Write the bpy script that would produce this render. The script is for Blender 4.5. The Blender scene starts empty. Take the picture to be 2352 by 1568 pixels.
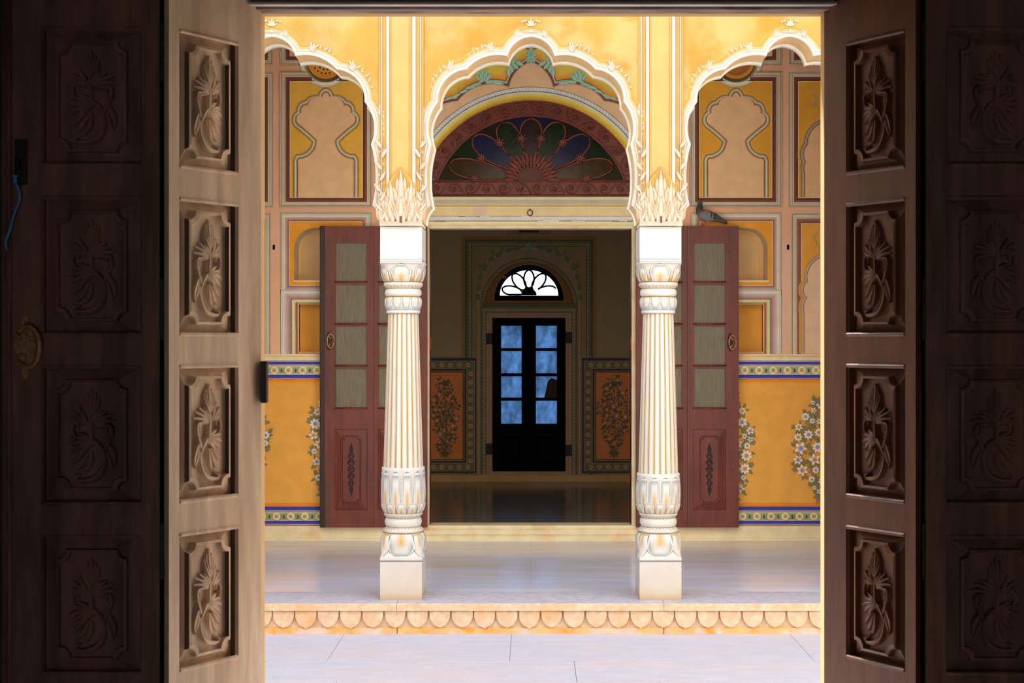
import bpy, math, random
from math import sin, cos, pi, sqrt, atan2, hypot, radians
from mathutils import Vector, Matrix
from mathutils.geometry import tessellate_polygon

random.seed(7)
SC = bpy.context.scene
COL = SC.collection

# ------------------------------------------------------------------ camera
F = 3400.0; VX = 1220.0; VY = 784.0; EYE = 1.75     # focal length in px, vanishing point, eye height
cam_d = bpy.data.cameras.new('camera'); cam = bpy.data.objects.new('camera', cam_d); COL.objects.link(cam)
cam.location = (0, 0, EYE); cam.rotation_euler = (pi/2, 0, 0)
cam_d.sensor_width = 36.0; cam_d.lens = F/2352*36; cam_d.shift_x = -(VX-1176)/2352; cam_d.shift_y = 0
cam_d.clip_start = 0.05; cam_d.clip_end = 200
cam_d.dof.use_dof = True; cam_d.dof.focus_distance = 10.2; cam_d.dof.aperture_fstop = 8.0
SC.camera = cam

# ------------------------------------------------------------------ world, sun, exposure
world = bpy.data.worlds.new('sky'); SC.world = world; world.use_nodes = True
wn = world.node_tree.nodes; wl = world.node_tree.links
bg = wn['Background']; tcw = wn.new('ShaderNodeTexCoord'); sepw = wn.new('ShaderNodeSeparateXYZ'); rw = wn.new('ShaderNodeValToRGB')
wl.new(tcw.outputs['Generated'], sepw.inputs[0]); wl.new(sepw.outputs['Z'], rw.inputs[0]); wl.new(rw.outputs[0], bg.inputs['Color'])
rw.color_ramp.elements[0].color = (0.86, 0.93, 1.0, 1); rw.color_ramp.elements[1].color = (0.42, 0.62, 1.0, 1)
bg.inputs['Strength'].default_value = 2.5
SUN_E = 10.5
sun_d = bpy.data.lights.new('sun', 'SUN'); sun = bpy.data.objects.new('sun', sun_d); COL.objects.link(sun)
sun_d.energy = SUN_E; sun_d.color = (1.0, 0.96, 0.91); sun_d.angle = radians(6)
sd = Vector((-0.26, 0.42, 0.87)).normalized()           # towards the sun
sun.rotation_euler = sd.to_track_quat('Z', 'Y').to_euler(); sun.location = (3, 12, 14)
SC.view_settings.view_transform = 'Standard'; SC.view_settings.look = 'None'
SC.view_settings.exposure = 0.75; SC.view_settings.gamma = 1.0; SC.view_settings.use_curve_mapping = False
SC.cycles.use_denoising = True
SC.cycles.max_bounces = 10; SC.cycles.diffuse_bounces = 7; SC.cycles.sample_clamp_indirect = 6
SC.cycles.caustics_reflective = False; SC.cycles.caustics_refractive = False

# ------------------------------------------------------------------ helpers
def lin(c):
    return tuple(((v/255)/12.92 if v/255 <= 0.04045 else ((v/255+0.055)/1.055)**2.4) for v in c)

def mat(name, color=None, rough=0.8, vary=0.12, scale=6.0, bump=0.0, bscale=60.0, metal=0.0, stretch=(1,1,1),
        color2=None, c2lo=0.45, c2hi=0.7, c2scale=3.0, gain=1.0, spec=0.5, coat=0.0, dirt=None, dirt_lo=0.6, dirt_hi=0.72, dirt_scale=9.0):
    """procedural principled material; color None reads the painted colours stored on the mesh"""
    m = bpy.data.materials.new(name); m.use_nodes = True
    n = m.node_tree.nodes; l = m.node_tree.links; b = n['Principled BSDF']
    tc = n.new('ShaderNodeTexCoord'); mp = n.new('ShaderNodeMapping'); mp.inputs['Scale'].default_value = stretch
    geo = n.new('ShaderNodeNewGeometry'); l.new(geo.outputs['Position'], mp.inputs[0])
    if color is None:
        a = n.new('ShaderNodeAttribute'); a.attribute_name = 'Col'; cs = a.outputs['Color']
    else:
        r = n.new('ShaderNodeRGB'); r.outputs[0].default_value = (*[min(v*gain, 0.92) for v in lin(color)], 1); cs = r.outputs[0]
    def noise(sc, det=6):
        t = n.new('ShaderNodeTexNoise'); t.inputs['Scale'].default_value = sc; t.inputs['Detail'].default_value = det
        l.new(mp.outputs[0], t.inputs['Vector']); return t.outputs['Fac']
    def mix(fac, a_, b_, typ='MIX'):
        x = n.new('ShaderNodeMix'); x.data_type = 'RGBA'; x.blend_type = typ
        if isinstance(fac, float): x.inputs[0].default_value = fac
        else: l.new(fac, x.inputs[0])
        l.new(a_, x.inputs[6])
        if isinstance(b_, tuple): x.inputs[7].default_value = (*b_, 1)
        else: l.new(b_, x.inputs[7])
        return x.outputs[2]
    def ramp(f, lo, hi, a_=0.0, b_=1.0):
        r_ = n.new('ShaderNodeMapRange'); r_.interpolation_type = 'SMOOTHSTEP'
        for i, v in zip((1, 2, 3, 4), (lo, hi, a_, b_)): r_.inputs[i].default_value = v
        l.new(f, r_.inputs[0]); return r_.outputs[0]
    if color2 is not None:
        cs = mix(ramp(noise(c2scale, 8), c2lo, c2hi), cs, tuple(min(v*gain, .92) for v in lin(color2)))
    if dirt is not None:
        cs = mix(ramp(noise(dirt_scale, 10), dirt_lo, dirt_hi), cs, tuple(min(v*gain, .92) for v in lin(dirt)))
    v = ramp(noise(scale, 8), 0.3, 0.7, 1-vary, 1+vary)
    g = n.new('ShaderNodeCombineColor')
    for i in range(3): l.new(v, g.inputs[i])
    cs = mix(1.0, cs, g.outputs[0], 'MULTIPLY')
    l.new(cs, b.inputs['Base Color'])
    b.inputs['Roughness'].default_value = rough; b.inputs['Metallic'].default_value = metal
    b.inputs['Specular IOR Level'].default_value = spec; b.inputs['Coat Weight'].default_value = coat
    if bump:
        bp = n.new('ShaderNodeBump'); bp.inputs['Strength'].default_value = bump; bp.inputs['Distance'].default_value = 0.004
        l.new(noise(bscale, 6), bp.inputs['Height']); l.new(bp.outputs[0], b.inputs['Normal'])
    return m

def setp(o, label=None, cat=None, group=None, kind=None):
    if label: o['label'] = label
    if cat: o['category'] = cat
    if group: o['group'] = group
    if kind: o['kind'] = kind
    return o

def empty(name, loc=(0,0,0), rz=0.0):
    o = bpy.data.objects.new(name, None); COL.objects.link(o); o.location = loc; o.rotation_euler = (0,0,rz)
    o.empty_display_size = 0.1
    return o

class MB:
    def __init__(s): s.v = []; s.f = []; s.c = []
    def add(s, vs, fs, col=(1,1,1)):
        b = len(s.v); s.v.extend(vs)
        if isinstance(col, list): s.c.extend(col)
        else: s.c.extend([col]*len(vs))
        s.f.extend([tuple(i+b for i in f) for f in fs])
    def box(s, x0, x1, y0, y1, z0, z1, col=(1,1,1)):
        s.add([(x0,y0,z0),(x1,y0,z0),(x1,y1,z0),(x0,y1,z0),(x0,y0,z1),(x1,y0,z1),(x1,y1,z1),(x0,y1,z1)],
              [(0,3,2,1),(4,5,6,7),(0,1,5,4),(1,2,6,5),(2,3,7,6),(3,0,4,7)], col)
    def prism(s, outer, y0, y1, holes=(), col=(1,1,1), side=None, back=True):
        """outline of (x,z), solid between y0 (front) and y1"""
        loops = [list(outer)] + [list(h) for h in holes]
        flat = [p for lp in loops for p in lp]
        tris = tessellate_polygon([[Vector((p[0], p[1], 0)) for p in lp] for lp in loops])
        def orient(t):                       # front faces must look towards -y
            (ax,az),(bx,bz),(cx,cz) = (flat[i] for i in t)
            return t if (bx-ax)*(cz-az)-(bz-az)*(cx-ax) > 0 else (t[0],t[2],t[1])
        tris = [orient(t) for t in tris]
        s.add([(p[0], y0, p[1]) for p in flat], tris, col)
        if back: s.add([(p[0], y1, p[1]) for p in flat], [t[::-1] for t in tris], col)
        for k, lp in enumerate(loops):
            n_ = len(lp); area = sum(lp[i][0]*lp[(i+1)%n_][1]-lp[(i+1)%n_][0]*lp[i][1] for i in range(n_))
            ccw = area > 0
            if k: ccw = not ccw
            for i in range(n_):
                a, b = lp[i], lp[(i+1)%n_]
                if not ccw: a, b = b, a
                s.add([(a[0],y0,a[1]),(a[0],y1,a[1]),(b[0],y1,b[1]),(b[0],y0,b[1])], [(0,1,2,3)], side or col)
    def poly(s, pts, y, col):
        tris = tessellate_polygon([[Vector((p[0], p[1], 0)) for p in pts]])
        out = []
        for t in tris:
            (ax,az),(bx,bz),(cx,cz) = (pts[i] for i in t)
            out.append(t if (bx-ax)*(cz-az)-(bz-az)*(cx-ax) > 0 else (t[0],t[2],t[1]))
        s.add([(p[0], y, p[1]) for p in pts], out, col)
    def tube(s, pts, rad, n=8, col=(1,1,1), cap=True, squash=1.0):
        k = len(pts); P = [Vector(p) for p in pts]
        rr = rad if isinstance(rad, (list, tuple)) else [rad]*k
        up = Vector((0,1,0)); vs = []
        for i in range(k):
            t = (P[min(i+1,k-1)]-P[max(i-1,0)])
            t = t.normalized() if t.length > 1e-9 else Vector((0,0,1))
            a = t.cross(up)
            if a.length < 1e-3: a = t.cross(Vector((1,0,0)))
            a.normalize(); b = t.cross(a).normalized()
            for j in range(n):
                w = 2*pi*j/n; vs.append(tuple(P[i] + a*cos(w)*rr[i] + b*sin(w)*rr[i]*squash))
        fs = [(i*n+j, i*n+(j+1)%n, (i+1)*n+(j+1)%n, (i+1)*n+j) for i in range(k-1) for j in range(n)]
        if cap: fs += [tuple(range(n))[::-1], tuple((k-1)*n+j for j in range(n))]
        s.add(vs, fs, col)
    def blade(s, pts, w, h, y, col=(1,1,1)):
        """carved leaf or stem: ridge along 2-D points (x,z); w/h = width/height profiles; rises from y towards -y"""
        k = len(pts); vs = []; fs = []
        for i in range(k):
            x, z = pts[i]; t = (pts[min(i+1,k-1)][0]-pts[max(i-1,0)][0], pts[min(i+1,k-1)][1]-pts[max(i-1,0)][1])
            L = hypot(*t) or 1; nx, nz = -t[1]/L, t[0]/L; u = i/(k-1); ww = w(u); hh = h(u)
            for q, hq in ((-1,0.0),(-.55,.8),(0,.72),(.55,.8),(1,0.0)): vs.append((x+nx*ww*q, y-hh*hq, z+nz*ww*q))
        for i in range(k-1):
            for j in range(4): fs.append((i*5+j, (i+1)*5+j, (i+1)*5+j+1, i*5+j+1))
        s.add(vs, fs, col)
    def loft(s, rings, col=None, cap0=True, cap1=True):
        n = len(rings[0]); b = []; 
        for r in rings: b += [tuple(p) for p in r]
        fs = [(i*n+j, i*n+(j+1)%n, (i+1)*n+(j+1)%n, (i+1)*n+j) for i in range(len(rings)-1) for j in range(n)]
        if cap0: fs.append(tuple(range(n))[::-1])
        if cap1: fs.append(tuple((len(rings)-1)*n+j for j in range(n)))
        s.add(b, fs, col if col is not None else (1,1,1))
    def mesh(s, name, m, smooth=False):
        me = bpy.data.meshes.new(name); me.from_pydata(s.v, [], s.f)
        at = me.color_attributes.new('Col', 'FLOAT_COLOR', 'POINT')
        flat = []
        for c in s.c: flat += [c[0], c[1], c[2], 1.0]
        at.data.foreach_set('color', flat)
        me.materials.append(m)
        if smooth: me.polygons.foreach_set('use_smooth', [True]*len(me.polygons))
        me.update(); return me
    def build(s, name, m, parent=None, smooth=False, bevel=0.0, seg=2, loc=None):
        o = bpy.data.objects.new(name, s.mesh(name, m, smooth)); COL.objects.link(o)
        if parent is not None: o.parent = parent
        if loc: o.location = loc
        if bevel:
            md = o.modifiers.new('bevel', 'BEVEL'); md.width = bevel; md.segments = seg; md.limit_method = 'ANGLE'
        return o

def dup(o, parent=None, loc=None, rot=None, scale=None):
    c = o.copy(); COL.objects.link(c)
    if parent is not None: c.parent = parent
    if loc is not None: c.location = loc
    if rot is not None: c.rotation_euler = rot
    if scale is not None: c.scale = scale
    for ch in [x for x in COL.objects if x.parent == o]: dup(ch, c)
    return c

def arc3(a, m, b, n):
    """circle through three points -> centre, radius"""
    ax, ay = a; bx, by = m; cx, cy = b
    d = 2*(ax*(by-cy)+bx*(cy-ay)+cx*(ay-by))
    ux = ((ax*ax+ay*ay)*(by-cy)+(bx*bx+by*by)*(cy-ay)+(cx*cx+cy*cy)*(ay-by))/d
    uy = ((ax*ax+ay*ay)*(cx-bx)+(bx*bx+by*by)*(ax-cx)+(cx*cx+cy*cy)*(bx-ax))/d
    return (ux, uy, hypot(ax-ux, ay-uy))

class Lobes:
    """half outline of a cusped arch in px relative to its axis (x<0), from apex down; offset() is an exact parallel curve"""
    def __init__(s, lobes, n=9, straight=None):
        s.n = n; s.l = lobes; s.straight = straight
        s.circ = []
        for a, m, b in lobes:
            cx, cy, r = arc3(a, m, b, n)
            # the opening lies to the right of the left half: does the bulge point away from the opening?
            dx, dy = b[0]-a[0], b[1]-a[1]; side = dx*(m[1]-a[1])-dy*(m[0]-a[0])
            s.circ.append((cx, cy, r, 1 if side > 0 else -1))
    def pts(s, d):
        """d>0: outwards from the opening"""
        joints = []
        C = [(c[0], c[1], max(c[2]+c[3]*d, 0.05)) for c in s.circ]
        # apex: x=0
        cx, cy, r = C[0]; y0 = s.l[0][0][1]
        disc = r*r-cx*cx
        if disc > 0:
            c1, c2 = cy-sqrt(disc), cy+sqrt(disc); joints.append((0.0, c1 if abs(c1-(y0-d)) < abs(c2-(y0-d)) else c2))
        else: joints.append((0.0, y0-d))
        for i in range(len(C)-1):
            (x0, y0_, r0), (x1, y1, r1) = C[i], C[i+1]; D = hypot(x1-x0, y1-y0_); p = s.l[i][2]
            cand = []
            if D > 1e-6 and D < r0+r1 and D > abs(r0-r1):
                a = (r0*r0-r1*r1+D*D)/(2*D); h = sqrt(max(r0*r0-a*a, 0))
                mx, my = x0+a*(x1-x0)/D, y0_+a*(y1-y0_)/D
                cand = [(mx+h*(y1-y0_)/D, my-h*(x1-x0)/D), (mx-h*(y1-y0_)/D, my+h*(x1-x0)/D)]
                cand = [q for q in cand if hypot(q[0]-p[0], q[1]-p[1]) < 3.2*abs(d)+2]
            if cand: joints.append(min(cand, key=lambda q: hypot(q[0]-p[0], q[1]-p[1])))
            else:
                a_, m_, b_ = s.l[i]; t = (b_[0]-m_[0], b_[1]-m_[1]); L = hypot(*t)
                joints.append((p[0]-abs(t[1])/L*d, p[1]-abs(t[0])/L*d*.5))
        e = s.l[-1][2]; cx, cy, r = C[-1]; disc = r*r-(e[1]-cy)**2
        if disc > 0:
            q = [cx-sqrt(disc), cx+sqrt(disc)]; joints.append((min(q, key=lambda v: abs(v-(e[0]-d))), e[1]))
        else: joints.append((e[0]-d, e[1]))
        out = []
        for i, (cx, cy, r) in enumerate(C):
            a, b = joints[i], joints[i+1]; t0 = atan2(a[1]-cy, a[0]-cx); t1 = atan2(b[1]-cy, b[0]-cx)
            dt = (t1-t0+pi) % (2*pi)-pi
            for k in range(s.n+1):
                if i and not k: continue
                u = k/s.n; rr = hypot(a[0]-cx, a[1]-cy)*(1-u)+hypot(b[0]-cx, b[1]-cy)*u
                out.append((cx+rr*cos(t0+dt*u), cy+rr*sin(t0+dt*u)))
        if s.straight: out.append((out[-1][0], s.straight))
        return out
    def full(s, cx, d=0.0):
        h = s.pts(d); return [(cx+x, y) for x, y in h[::-1]] + [(cx-x, y) for x, y in h[1:]]

class Plane:
    """a wall plane at distance D: converts photo pixels into metres on that plane"""
    def __init__(s, D, gain=1.0): s.D = D; s.k = D/F; s.g = gain
    def X(s, px): return (px-VX)*s.k
    def Z(s, py): return EYE-(py-VY)*s.k
    def P(s, p): return (s.X(p[0]), s.Z(p[1]))
    def col(s, c): g = s.g if isinstance(s.g, tuple) else (s.g,)*3; return tuple(min(v*q, 0.9) for v, q in zip(lin(c), g))

class Paint(MB):
    """thin coats of fresco colour on a wall plane; every coat lies a fraction of a millimetre above the last"""
    def __init__(s, pl, base=0): super().__init__(); s.p = pl; s.L = base
    m = 0
    def y(s): s.m += 1; return s.p.D-0.0008*s.L-0.0008-s.m*0.00002
    def up(s, n=1): s.L += n; return s
    def fill(s, pts, c): s.poly([s.p.P(q) for q in pts], s.y(), s.p.col(c)); return s
    def fillh(s, outer, holes, c):
        loops = [[s.p.P(q) for q in outer]]+[[s.p.P(q) for q in h] for h in holes]; fl = [q for lp in loops for q in lp]
        tr = tessellate_polygon([[Vector((q[0],q[1],0)) for q in lp] for lp in loops])
        tr = [t if (fl[t[1]][0]-fl[t[0]][0])*(fl[t[2]][1]-fl[t[0]][1])-(fl[t[1]][1]-fl[t[0]][1])*(fl[t[2]][0]-fl[t[0]][0]) > 0 else (t[0],t[2],t[1]) for t in tr]
        yy = s.y(); s.add([(q[0], yy, q[1]) for q in fl], tr, s.p.col(c)); return s
    def rect(s, x0, y0, x1, y1, c, c2=None, horiz=False):
        """c..c2 runs downwards (or rightwards with horiz)"""
        c2 = c2 or c; P = s.p; a, b = P.col(c), P.col(c2); yy = s.y()
        s.add([(P.X(x0),yy,P.Z(y1)),(P.X(x1),yy,P.Z(y1)),(P.X(x1),yy,P.Z(y0)),(P.X(x0),yy,P.Z(y0))], [(0,1,2,3)],
              [a,b,b,a] if horiz else [b,b,a,a]); return s
    def band(s, A, B, ca, cb=None, closed=False):
        P = s.p; n = len(A); ca_, cb_ = P.col(ca), P.col(cb or ca)
        yy = s.y(); vs = [(P.X(q[0]), yy, P.Z(q[1])) for q in A]+[(P.X(q[0]), yy, P.Z(q[1])) for q in B]
        fs = []
        for i in range(n if closed else n-1):
            j = (i+1) % n; f = (i, j, n+j, n+i)
            (ax,_,az),(bx,_,bz),(cx,_,cz) = vs[f[0]], vs[f[1]], vs[f[2]]
            fs.append(f if (bx-ax)*(cz-az)-(bz-az)*(cx-ax) > 0 else f[::-1])
        s.add(vs, fs, [ca_]*n+[cb_]*n); return s
    def frame(s, r, bands, cut=None):
        """mitred nested rectangles around r=(x0,y0,x1,y1); bands = (d0,d1,c0,c1)"""
        def rc(d): return [(r[0]-d, r[1]-d), (r[2]+d, r[1]-d), (r[2]+d, r[3]+d), (r[0]-d, r[3]+d)]
        if cut is None:
            for d0, d1, c0, c1 in bands: s.band(rc(d0), rc(d1), c0, c1, closed=True)
            return s
        N = 60
        for d0, d1, c0, c1 in bands:           # long edges in short pieces, left out where the round opening is
            A, B = rc(d0), rc(d1)
            s.band([A[1],A[2]],[B[1],B[2]],c0,c1); s.band([A[3],A[0]],[B[3],B[0]],c0,c1)
            for i0, i1 in ((0,1),(2,3)):
                L = lambda P, t: (P[i0][0]+(P[i1][0]-P[i0][0])*t, P[i0][1])
                for k in range(N):
                    q = [L(A,k/N), L(A,(k+1)/N), L(B,k/N), L(B,(k+1)/N)]; mx_, my_ = sum(v[0] for v in q)/4, sum(v[1] for v in q)/4
                    if hypot(mx_-cut[0], my_-cut[1]) > cut[2]: s.band(q[:2], q[2:], c0, c1)
        return s
    def lobed(s, lob, cx, bands):
        for d0, d1, c0, c1 in bands: s.band(lob.full(cx, d0), lob.full(cx, d1), c0, c1)
        return s
    def arc(s, cx, cy, r0, r1, c0, c1=None, a0=0.0, a1=180.0, n=64):
        A = [(cx+r0*cos(radians(a0+(a1-a0)*i/n)), cy-r0*sin(radians(a0+(a1-a0)*i/n))) for i in range(n+1)]
        B = [(cx+r1*cos(radians(a0+(a1-a0)*i/n)), cy-r1*sin(radians(a0+(a1-a0)*i/n))) for i in range(n+1)]
        return s.band(A, B, c0, c1)
    def disc(s, cx, cy, r, c, c2=None, n=12, sq=1.0):
        P = s.p; yy = s.y(); vs = [(P.X(cx), yy, P.Z(cy))]+[(P.X(cx+r*cos(2*pi*i/n)), yy, P.Z(cy+r*sq*sin(2*pi*i/n))) for i in range(n)]
        s.add(vs, [(0, 1+(i+1)%n, 1+i) for i in range(n)], [P.col(c)]+[P.col(c2 or c)]*n); return s
    def leaf(s, x, y, ang, L, w, c_edge, c_in, tip=1.0, bend=0.0):
        """pointed leaf from (x,y) in direction ang (degrees, 90 = up)"""
        P = s.p; a = radians(ang); k = 6; left = []; right = []; mid = []
        for i in range(k+1):
            u = i/k; b = a+bend*u; cxx = x+L*u*cos(a+bend*u*.5); cyy = y-L*u*sin(a+bend*u*.5)
            ww = w*sin(pi*min(u*.92+.08, 1))**.8*(1-u*.35) if i < k else 0
            nx, ny = -sin(b), -cos(b)
            left.append((cxx+nx*ww, cyy+ny*ww)); right.append((cxx-nx*ww, cyy-ny*ww)); mid.append((cxx, cyy))
        vs = []; cs = []; yy = s.y()
        for q in range(k+1):
            for p_, c_ in ((left[q], c_edge), (tuple(.45*left[q][t]+.55*mid[q][t] for t in (0,1)), c_in), (tuple(.45*right[q][t]+.55*mid[q][t] for t in (0,1)), c_in), (right[q], c_edge)):
                vs.append((P.X(p_[0]), yy, P.Z(p_[1]))); cs.append(P.col(c_))
        fs = []
        for q in range(k):
            for j in range(3): fs.append((q*4+j, q*4+j+1, (q+1)*4+j+1, (q+1)*4+j))
        s.add(vs, fs, cs); return s
    def line(s, pts, w, c):
        n = len(pts); A = []; B = []
        for i in range(n):
            t = (pts[min(i+1,n-1)][0]-pts[max(i-1,0)][0], pts[min(i+1,n-1)][1]-pts[max(i-1,0)][1]); L = hypot(*t) or 1
            A.append((pts[i][0]-t[1]/L*w/2, pts[i][1]+t[0]/L*w/2)); B.append((pts[i][0]+t[1]/L*w/2, pts[i][1]-t[0]/L*w/2))
        return s.band(A, B, c)

def spiral(x, y, r, a0, turns, n=14, sgn=1, shrink=.2):
    return [(x+r*(1-(1-shrink)*i/(n-1))*cos(a0+sgn*turns*2*pi*i/(n-1)), y+r*(1-(1-shrink)*i/(n-1))*sin(a0+sgn*turns*2*pi*i/(n-1))) for i in range(n)]

# planes (distance from the camera, paint gain) ---------------------------------
ARC = Plane(8.955, 0.5)      # arcade front
BW = Plane(11.65, (1.42, 1.5, 1.58))       # veranda back wall
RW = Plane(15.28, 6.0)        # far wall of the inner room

# ------------------------------------------------------------------ materials
M = {}
M['fresco'] = mat('fresco', None, .85, vary=.05, scale=9, bump=.08, bscale=90)
M['fresco_yellow'] = mat('yellow_limewash', (246,196,86), .85, vary=.07, scale=2.5, bump=.1, bscale=70, gain=.48, color2=(250,216,130), c2lo=.42, c2hi=.62, c2scale=3.0, dirt=(243,178,62), dirt_lo=.5, dirt_hi=.72, dirt_scale=4.5)
M['fresco_pink'] = mat('pink_plaster', (204,164,130), .85, vary=.05, scale=4, bump=.06, gain=1.45, color2=(200,168,150), c2scale=1.2)
M['column_paint'] = mat('painted_marble', None, .55, vary=.03, scale=12, bump=.05, bscale=50)
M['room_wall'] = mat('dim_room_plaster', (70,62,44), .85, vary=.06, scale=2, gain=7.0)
M['court_wall'] = mat('court_plaster', (236,228,214), .9, vary=.05, scale=1.5)
M['slab'] = mat('court_sandstone', (186,184,192), .75, vary=.04, scale=5, bump=.15, bscale=40, gain=1.0, color2=(194,184,184), c2lo=.45, c2hi=.65, c2scale=.9, stretch=(1,3,1), dirt=(214,214,218), dirt_lo=.66, dirt_hi=.72, dirt_scale=22)
M['marble'] = mat('polished_marble', (222,226,240), .16, vary=.07, scale=3, stretch=(.6,3.5,1), gain=1.0, color2=(226,216,206), c2lo=.45, c2hi=.68, c2scale=1.5, spec=.5)
M['coping'] = mat('rough_coping_stone', (172,165,168), .85, vary=.16, scale=20, bump=.5, bscale=70, stretch=(1,3,1), gain=1.1)
M['sandstone'] = mat('carved_sandstone', (218,186,150), .85, vary=.07, scale=14, bump=.4, bscale=90, gain=1.0, color2=(226,204,178), c2lo=.4, c2hi=.7, c2scale=30, dirt=(222,170,112), dirt_lo=.5, dirt_hi=.8, dirt_scale=5)
M['sandstone_orange'] = mat('ochre_washed_plinth_base', (230,182,120), .85, vary=.08, scale=8, bump=.3, gain=1.0, color2=(226,196,176), c2lo=.5, c2hi=.6, c2scale=5, dirt=(238,160,62), dirt_lo=.5, dirt_hi=.62, dirt_scale=7)
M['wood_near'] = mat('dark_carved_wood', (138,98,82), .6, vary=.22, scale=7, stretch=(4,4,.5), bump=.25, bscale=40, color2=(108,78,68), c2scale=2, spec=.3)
M['wood_lit_tone'] = mat('pale_lit_tone_wood', (226,196,160), .7, vary=.12, scale=7, stretch=(4,4,.5), bump=.2, bscale=40, color2=(196,162,130), c2scale=2.2, c2lo=.42, c2hi=.7, dirt=(220,206,190), dirt_lo=.62, dirt_hi=.75, dirt_scale=7)  # same wood as the right leaf; stronger light is put into this paler tone
M['groove_shade'] = mat('groove_shade', (86,62,50), .7, vary=.15, scale=9)  # dark tone painted for the shade in the panel grooves
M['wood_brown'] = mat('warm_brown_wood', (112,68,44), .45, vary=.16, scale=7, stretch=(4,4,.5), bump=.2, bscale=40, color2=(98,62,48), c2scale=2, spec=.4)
M['frame_wood'] = mat('weathered_frame_wood', (150,126,108), .6, vary=.2, scale=9, stretch=(1,4,4), color2=(90,74,64), c2scale=6)
M['surround'] = mat('ochre_stone_surround', (196,160,108), .8, vary=.05, scale=4, bump=.1)
M['wood_red'] = mat('red_brown_painted_wood', (114,50,38), .5, vary=.18, scale=6, stretch=(4,4,.6), bump=.12, bscale=40, gain=.95, color2=(96,50,42), c2scale=1.6, dirt=(200,190,175), dirt_lo=.735, dirt_hi=.75, dirt_scale=16)
M['wood_red_dark'] = mat('dark_red_wood', (48,26,24), .5, vary=.14, scale=6, stretch=(4,4,.6), gain=.9)
M['fan_wood'] = mat('carved_red_wood', (118,54,40), .4, vary=.1, scale=10, gain=.95)
M['dusty'] = mat('dusty_glass', (116,108,84), .45, vary=.16, scale=46, stretch=(3,3,.2), gain=.9, dirt=(150,128,80), dirt_lo=.6, dirt_hi=.8, dirt_scale=8)
M['black_wood'] = mat('blackened_wood', (20,18,20), .85, vary=.1, spec=.08, gain=.5)
M['brass'] = mat('old_brass', (176,130,84), .5, vary=.25, scale=60, metal=.35)
M['iron'] = mat('dark_iron', (54,44,40), .6, vary=.2, scale=40, metal=.4)
M['bolt'] = mat('painted_over_bolt', (92,64,42), .5, vary=.15, scale=40)
M['cord'] = mat('blue_cord', (80,150,245), .7, gain=1.3)
M['cream'] = mat('cream_plaster', (228,208,172), .8, vary=.06, scale=8, bump=.15, gain=1.3, color2=(214,184,140), c2scale=5, c2lo=.5, c2hi=.7)
M['near_room'] = mat('near_room_plaster', (70,56,48), .9, vary=.1)
M['mortar'] = mat('joint_mortar', (140,130,130), .9)
for nm, c in (('purple',(50,34,38)), ('green',(22,50,26)), ('blue',(26,36,80)), ('amber',(76,54,20)), ('olive',(56,46,24))):
    M['glass_'+nm] = mat(nm+'_glass', c, .2, vary=.25, scale=18, gain=.62, spec=.3)
def glass_mat(name, tint, rough_fac, flat=False):
    m = bpy.data.materials.new(name); m.use_nodes = True; n = m.node_tree.nodes; l = m.node_tree.links
    for x in list(n):
        if x.type != 'OUTPUT_MATERIAL': n.remove(x)
    out = [x for x in n if x.type == 'OUTPUT_MATERIAL'][0]
    tr = n.new('ShaderNodeBsdfTransparent'); df = n.new('ShaderNodeBsdfDiffuse'); mx = n.new('ShaderNodeMixShader')
    geo = n.new('ShaderNodeNewGeometry'); mp = n.new('ShaderNodeMapping'); mp.inputs['Scale'].default_value = (1,1,.6)
    no = n.new('ShaderNodeTexNoise'); no.inputs['Scale'].default_value = 9; no.inputs['Detail'].default_value = 10; no.inputs['Roughness'].default_value = .7
    l.new(geo.outputs['Position'], mp.inputs[0]); l.new(mp.outputs[0], no.inputs['Vector'])
    cr = n.new('ShaderNodeValToRGB'); e = cr.color_ramp.elements
    e[0].position = .3; e[0].color = (*([.97]*3 if flat else [v*.38 for v in tint]), 1); e[1].position = .72; e[1].color = (*tint, 1)
    l.new(no.outputs['Fac'], cr.inputs[0]); l.new(cr.outputs[0], tr.inputs[0])
    df.inputs[0].default_value = (.3,.33,.35,1); mx.inputs[0].default_value = rough_fac
    l.new(tr.outputs[0], mx.inputs[1]); l.new(df.outputs[0], mx.inputs[2]); l.new(mx.outputs[0], out.inputs[0])
    return m
M['pane_blue'] = glass_mat('grimy_window_glass', (.22,.34,.50), .1)
M['pane_clear'] = glass_mat('clear_glass', (1,1,1), .0, flat=True)

def boxo(name, x0, x1, y0, y1, z0, z1, m, parent=None, bevel=0.0, **kw):
    b = MB(); b.box(x0, x1, y0, y1, z0, z1); return b.build(name, m, parent, bevel=bevel)
def struct(o): o['kind'] = 'structure'; return o
def solo(name, loc=(0,0,0)): return struct(empty(name, loc))

# ================================================================== SETTING
VF = 0.187                       # veranda floor height
RF = 0.305                       # inner room floor height
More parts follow.
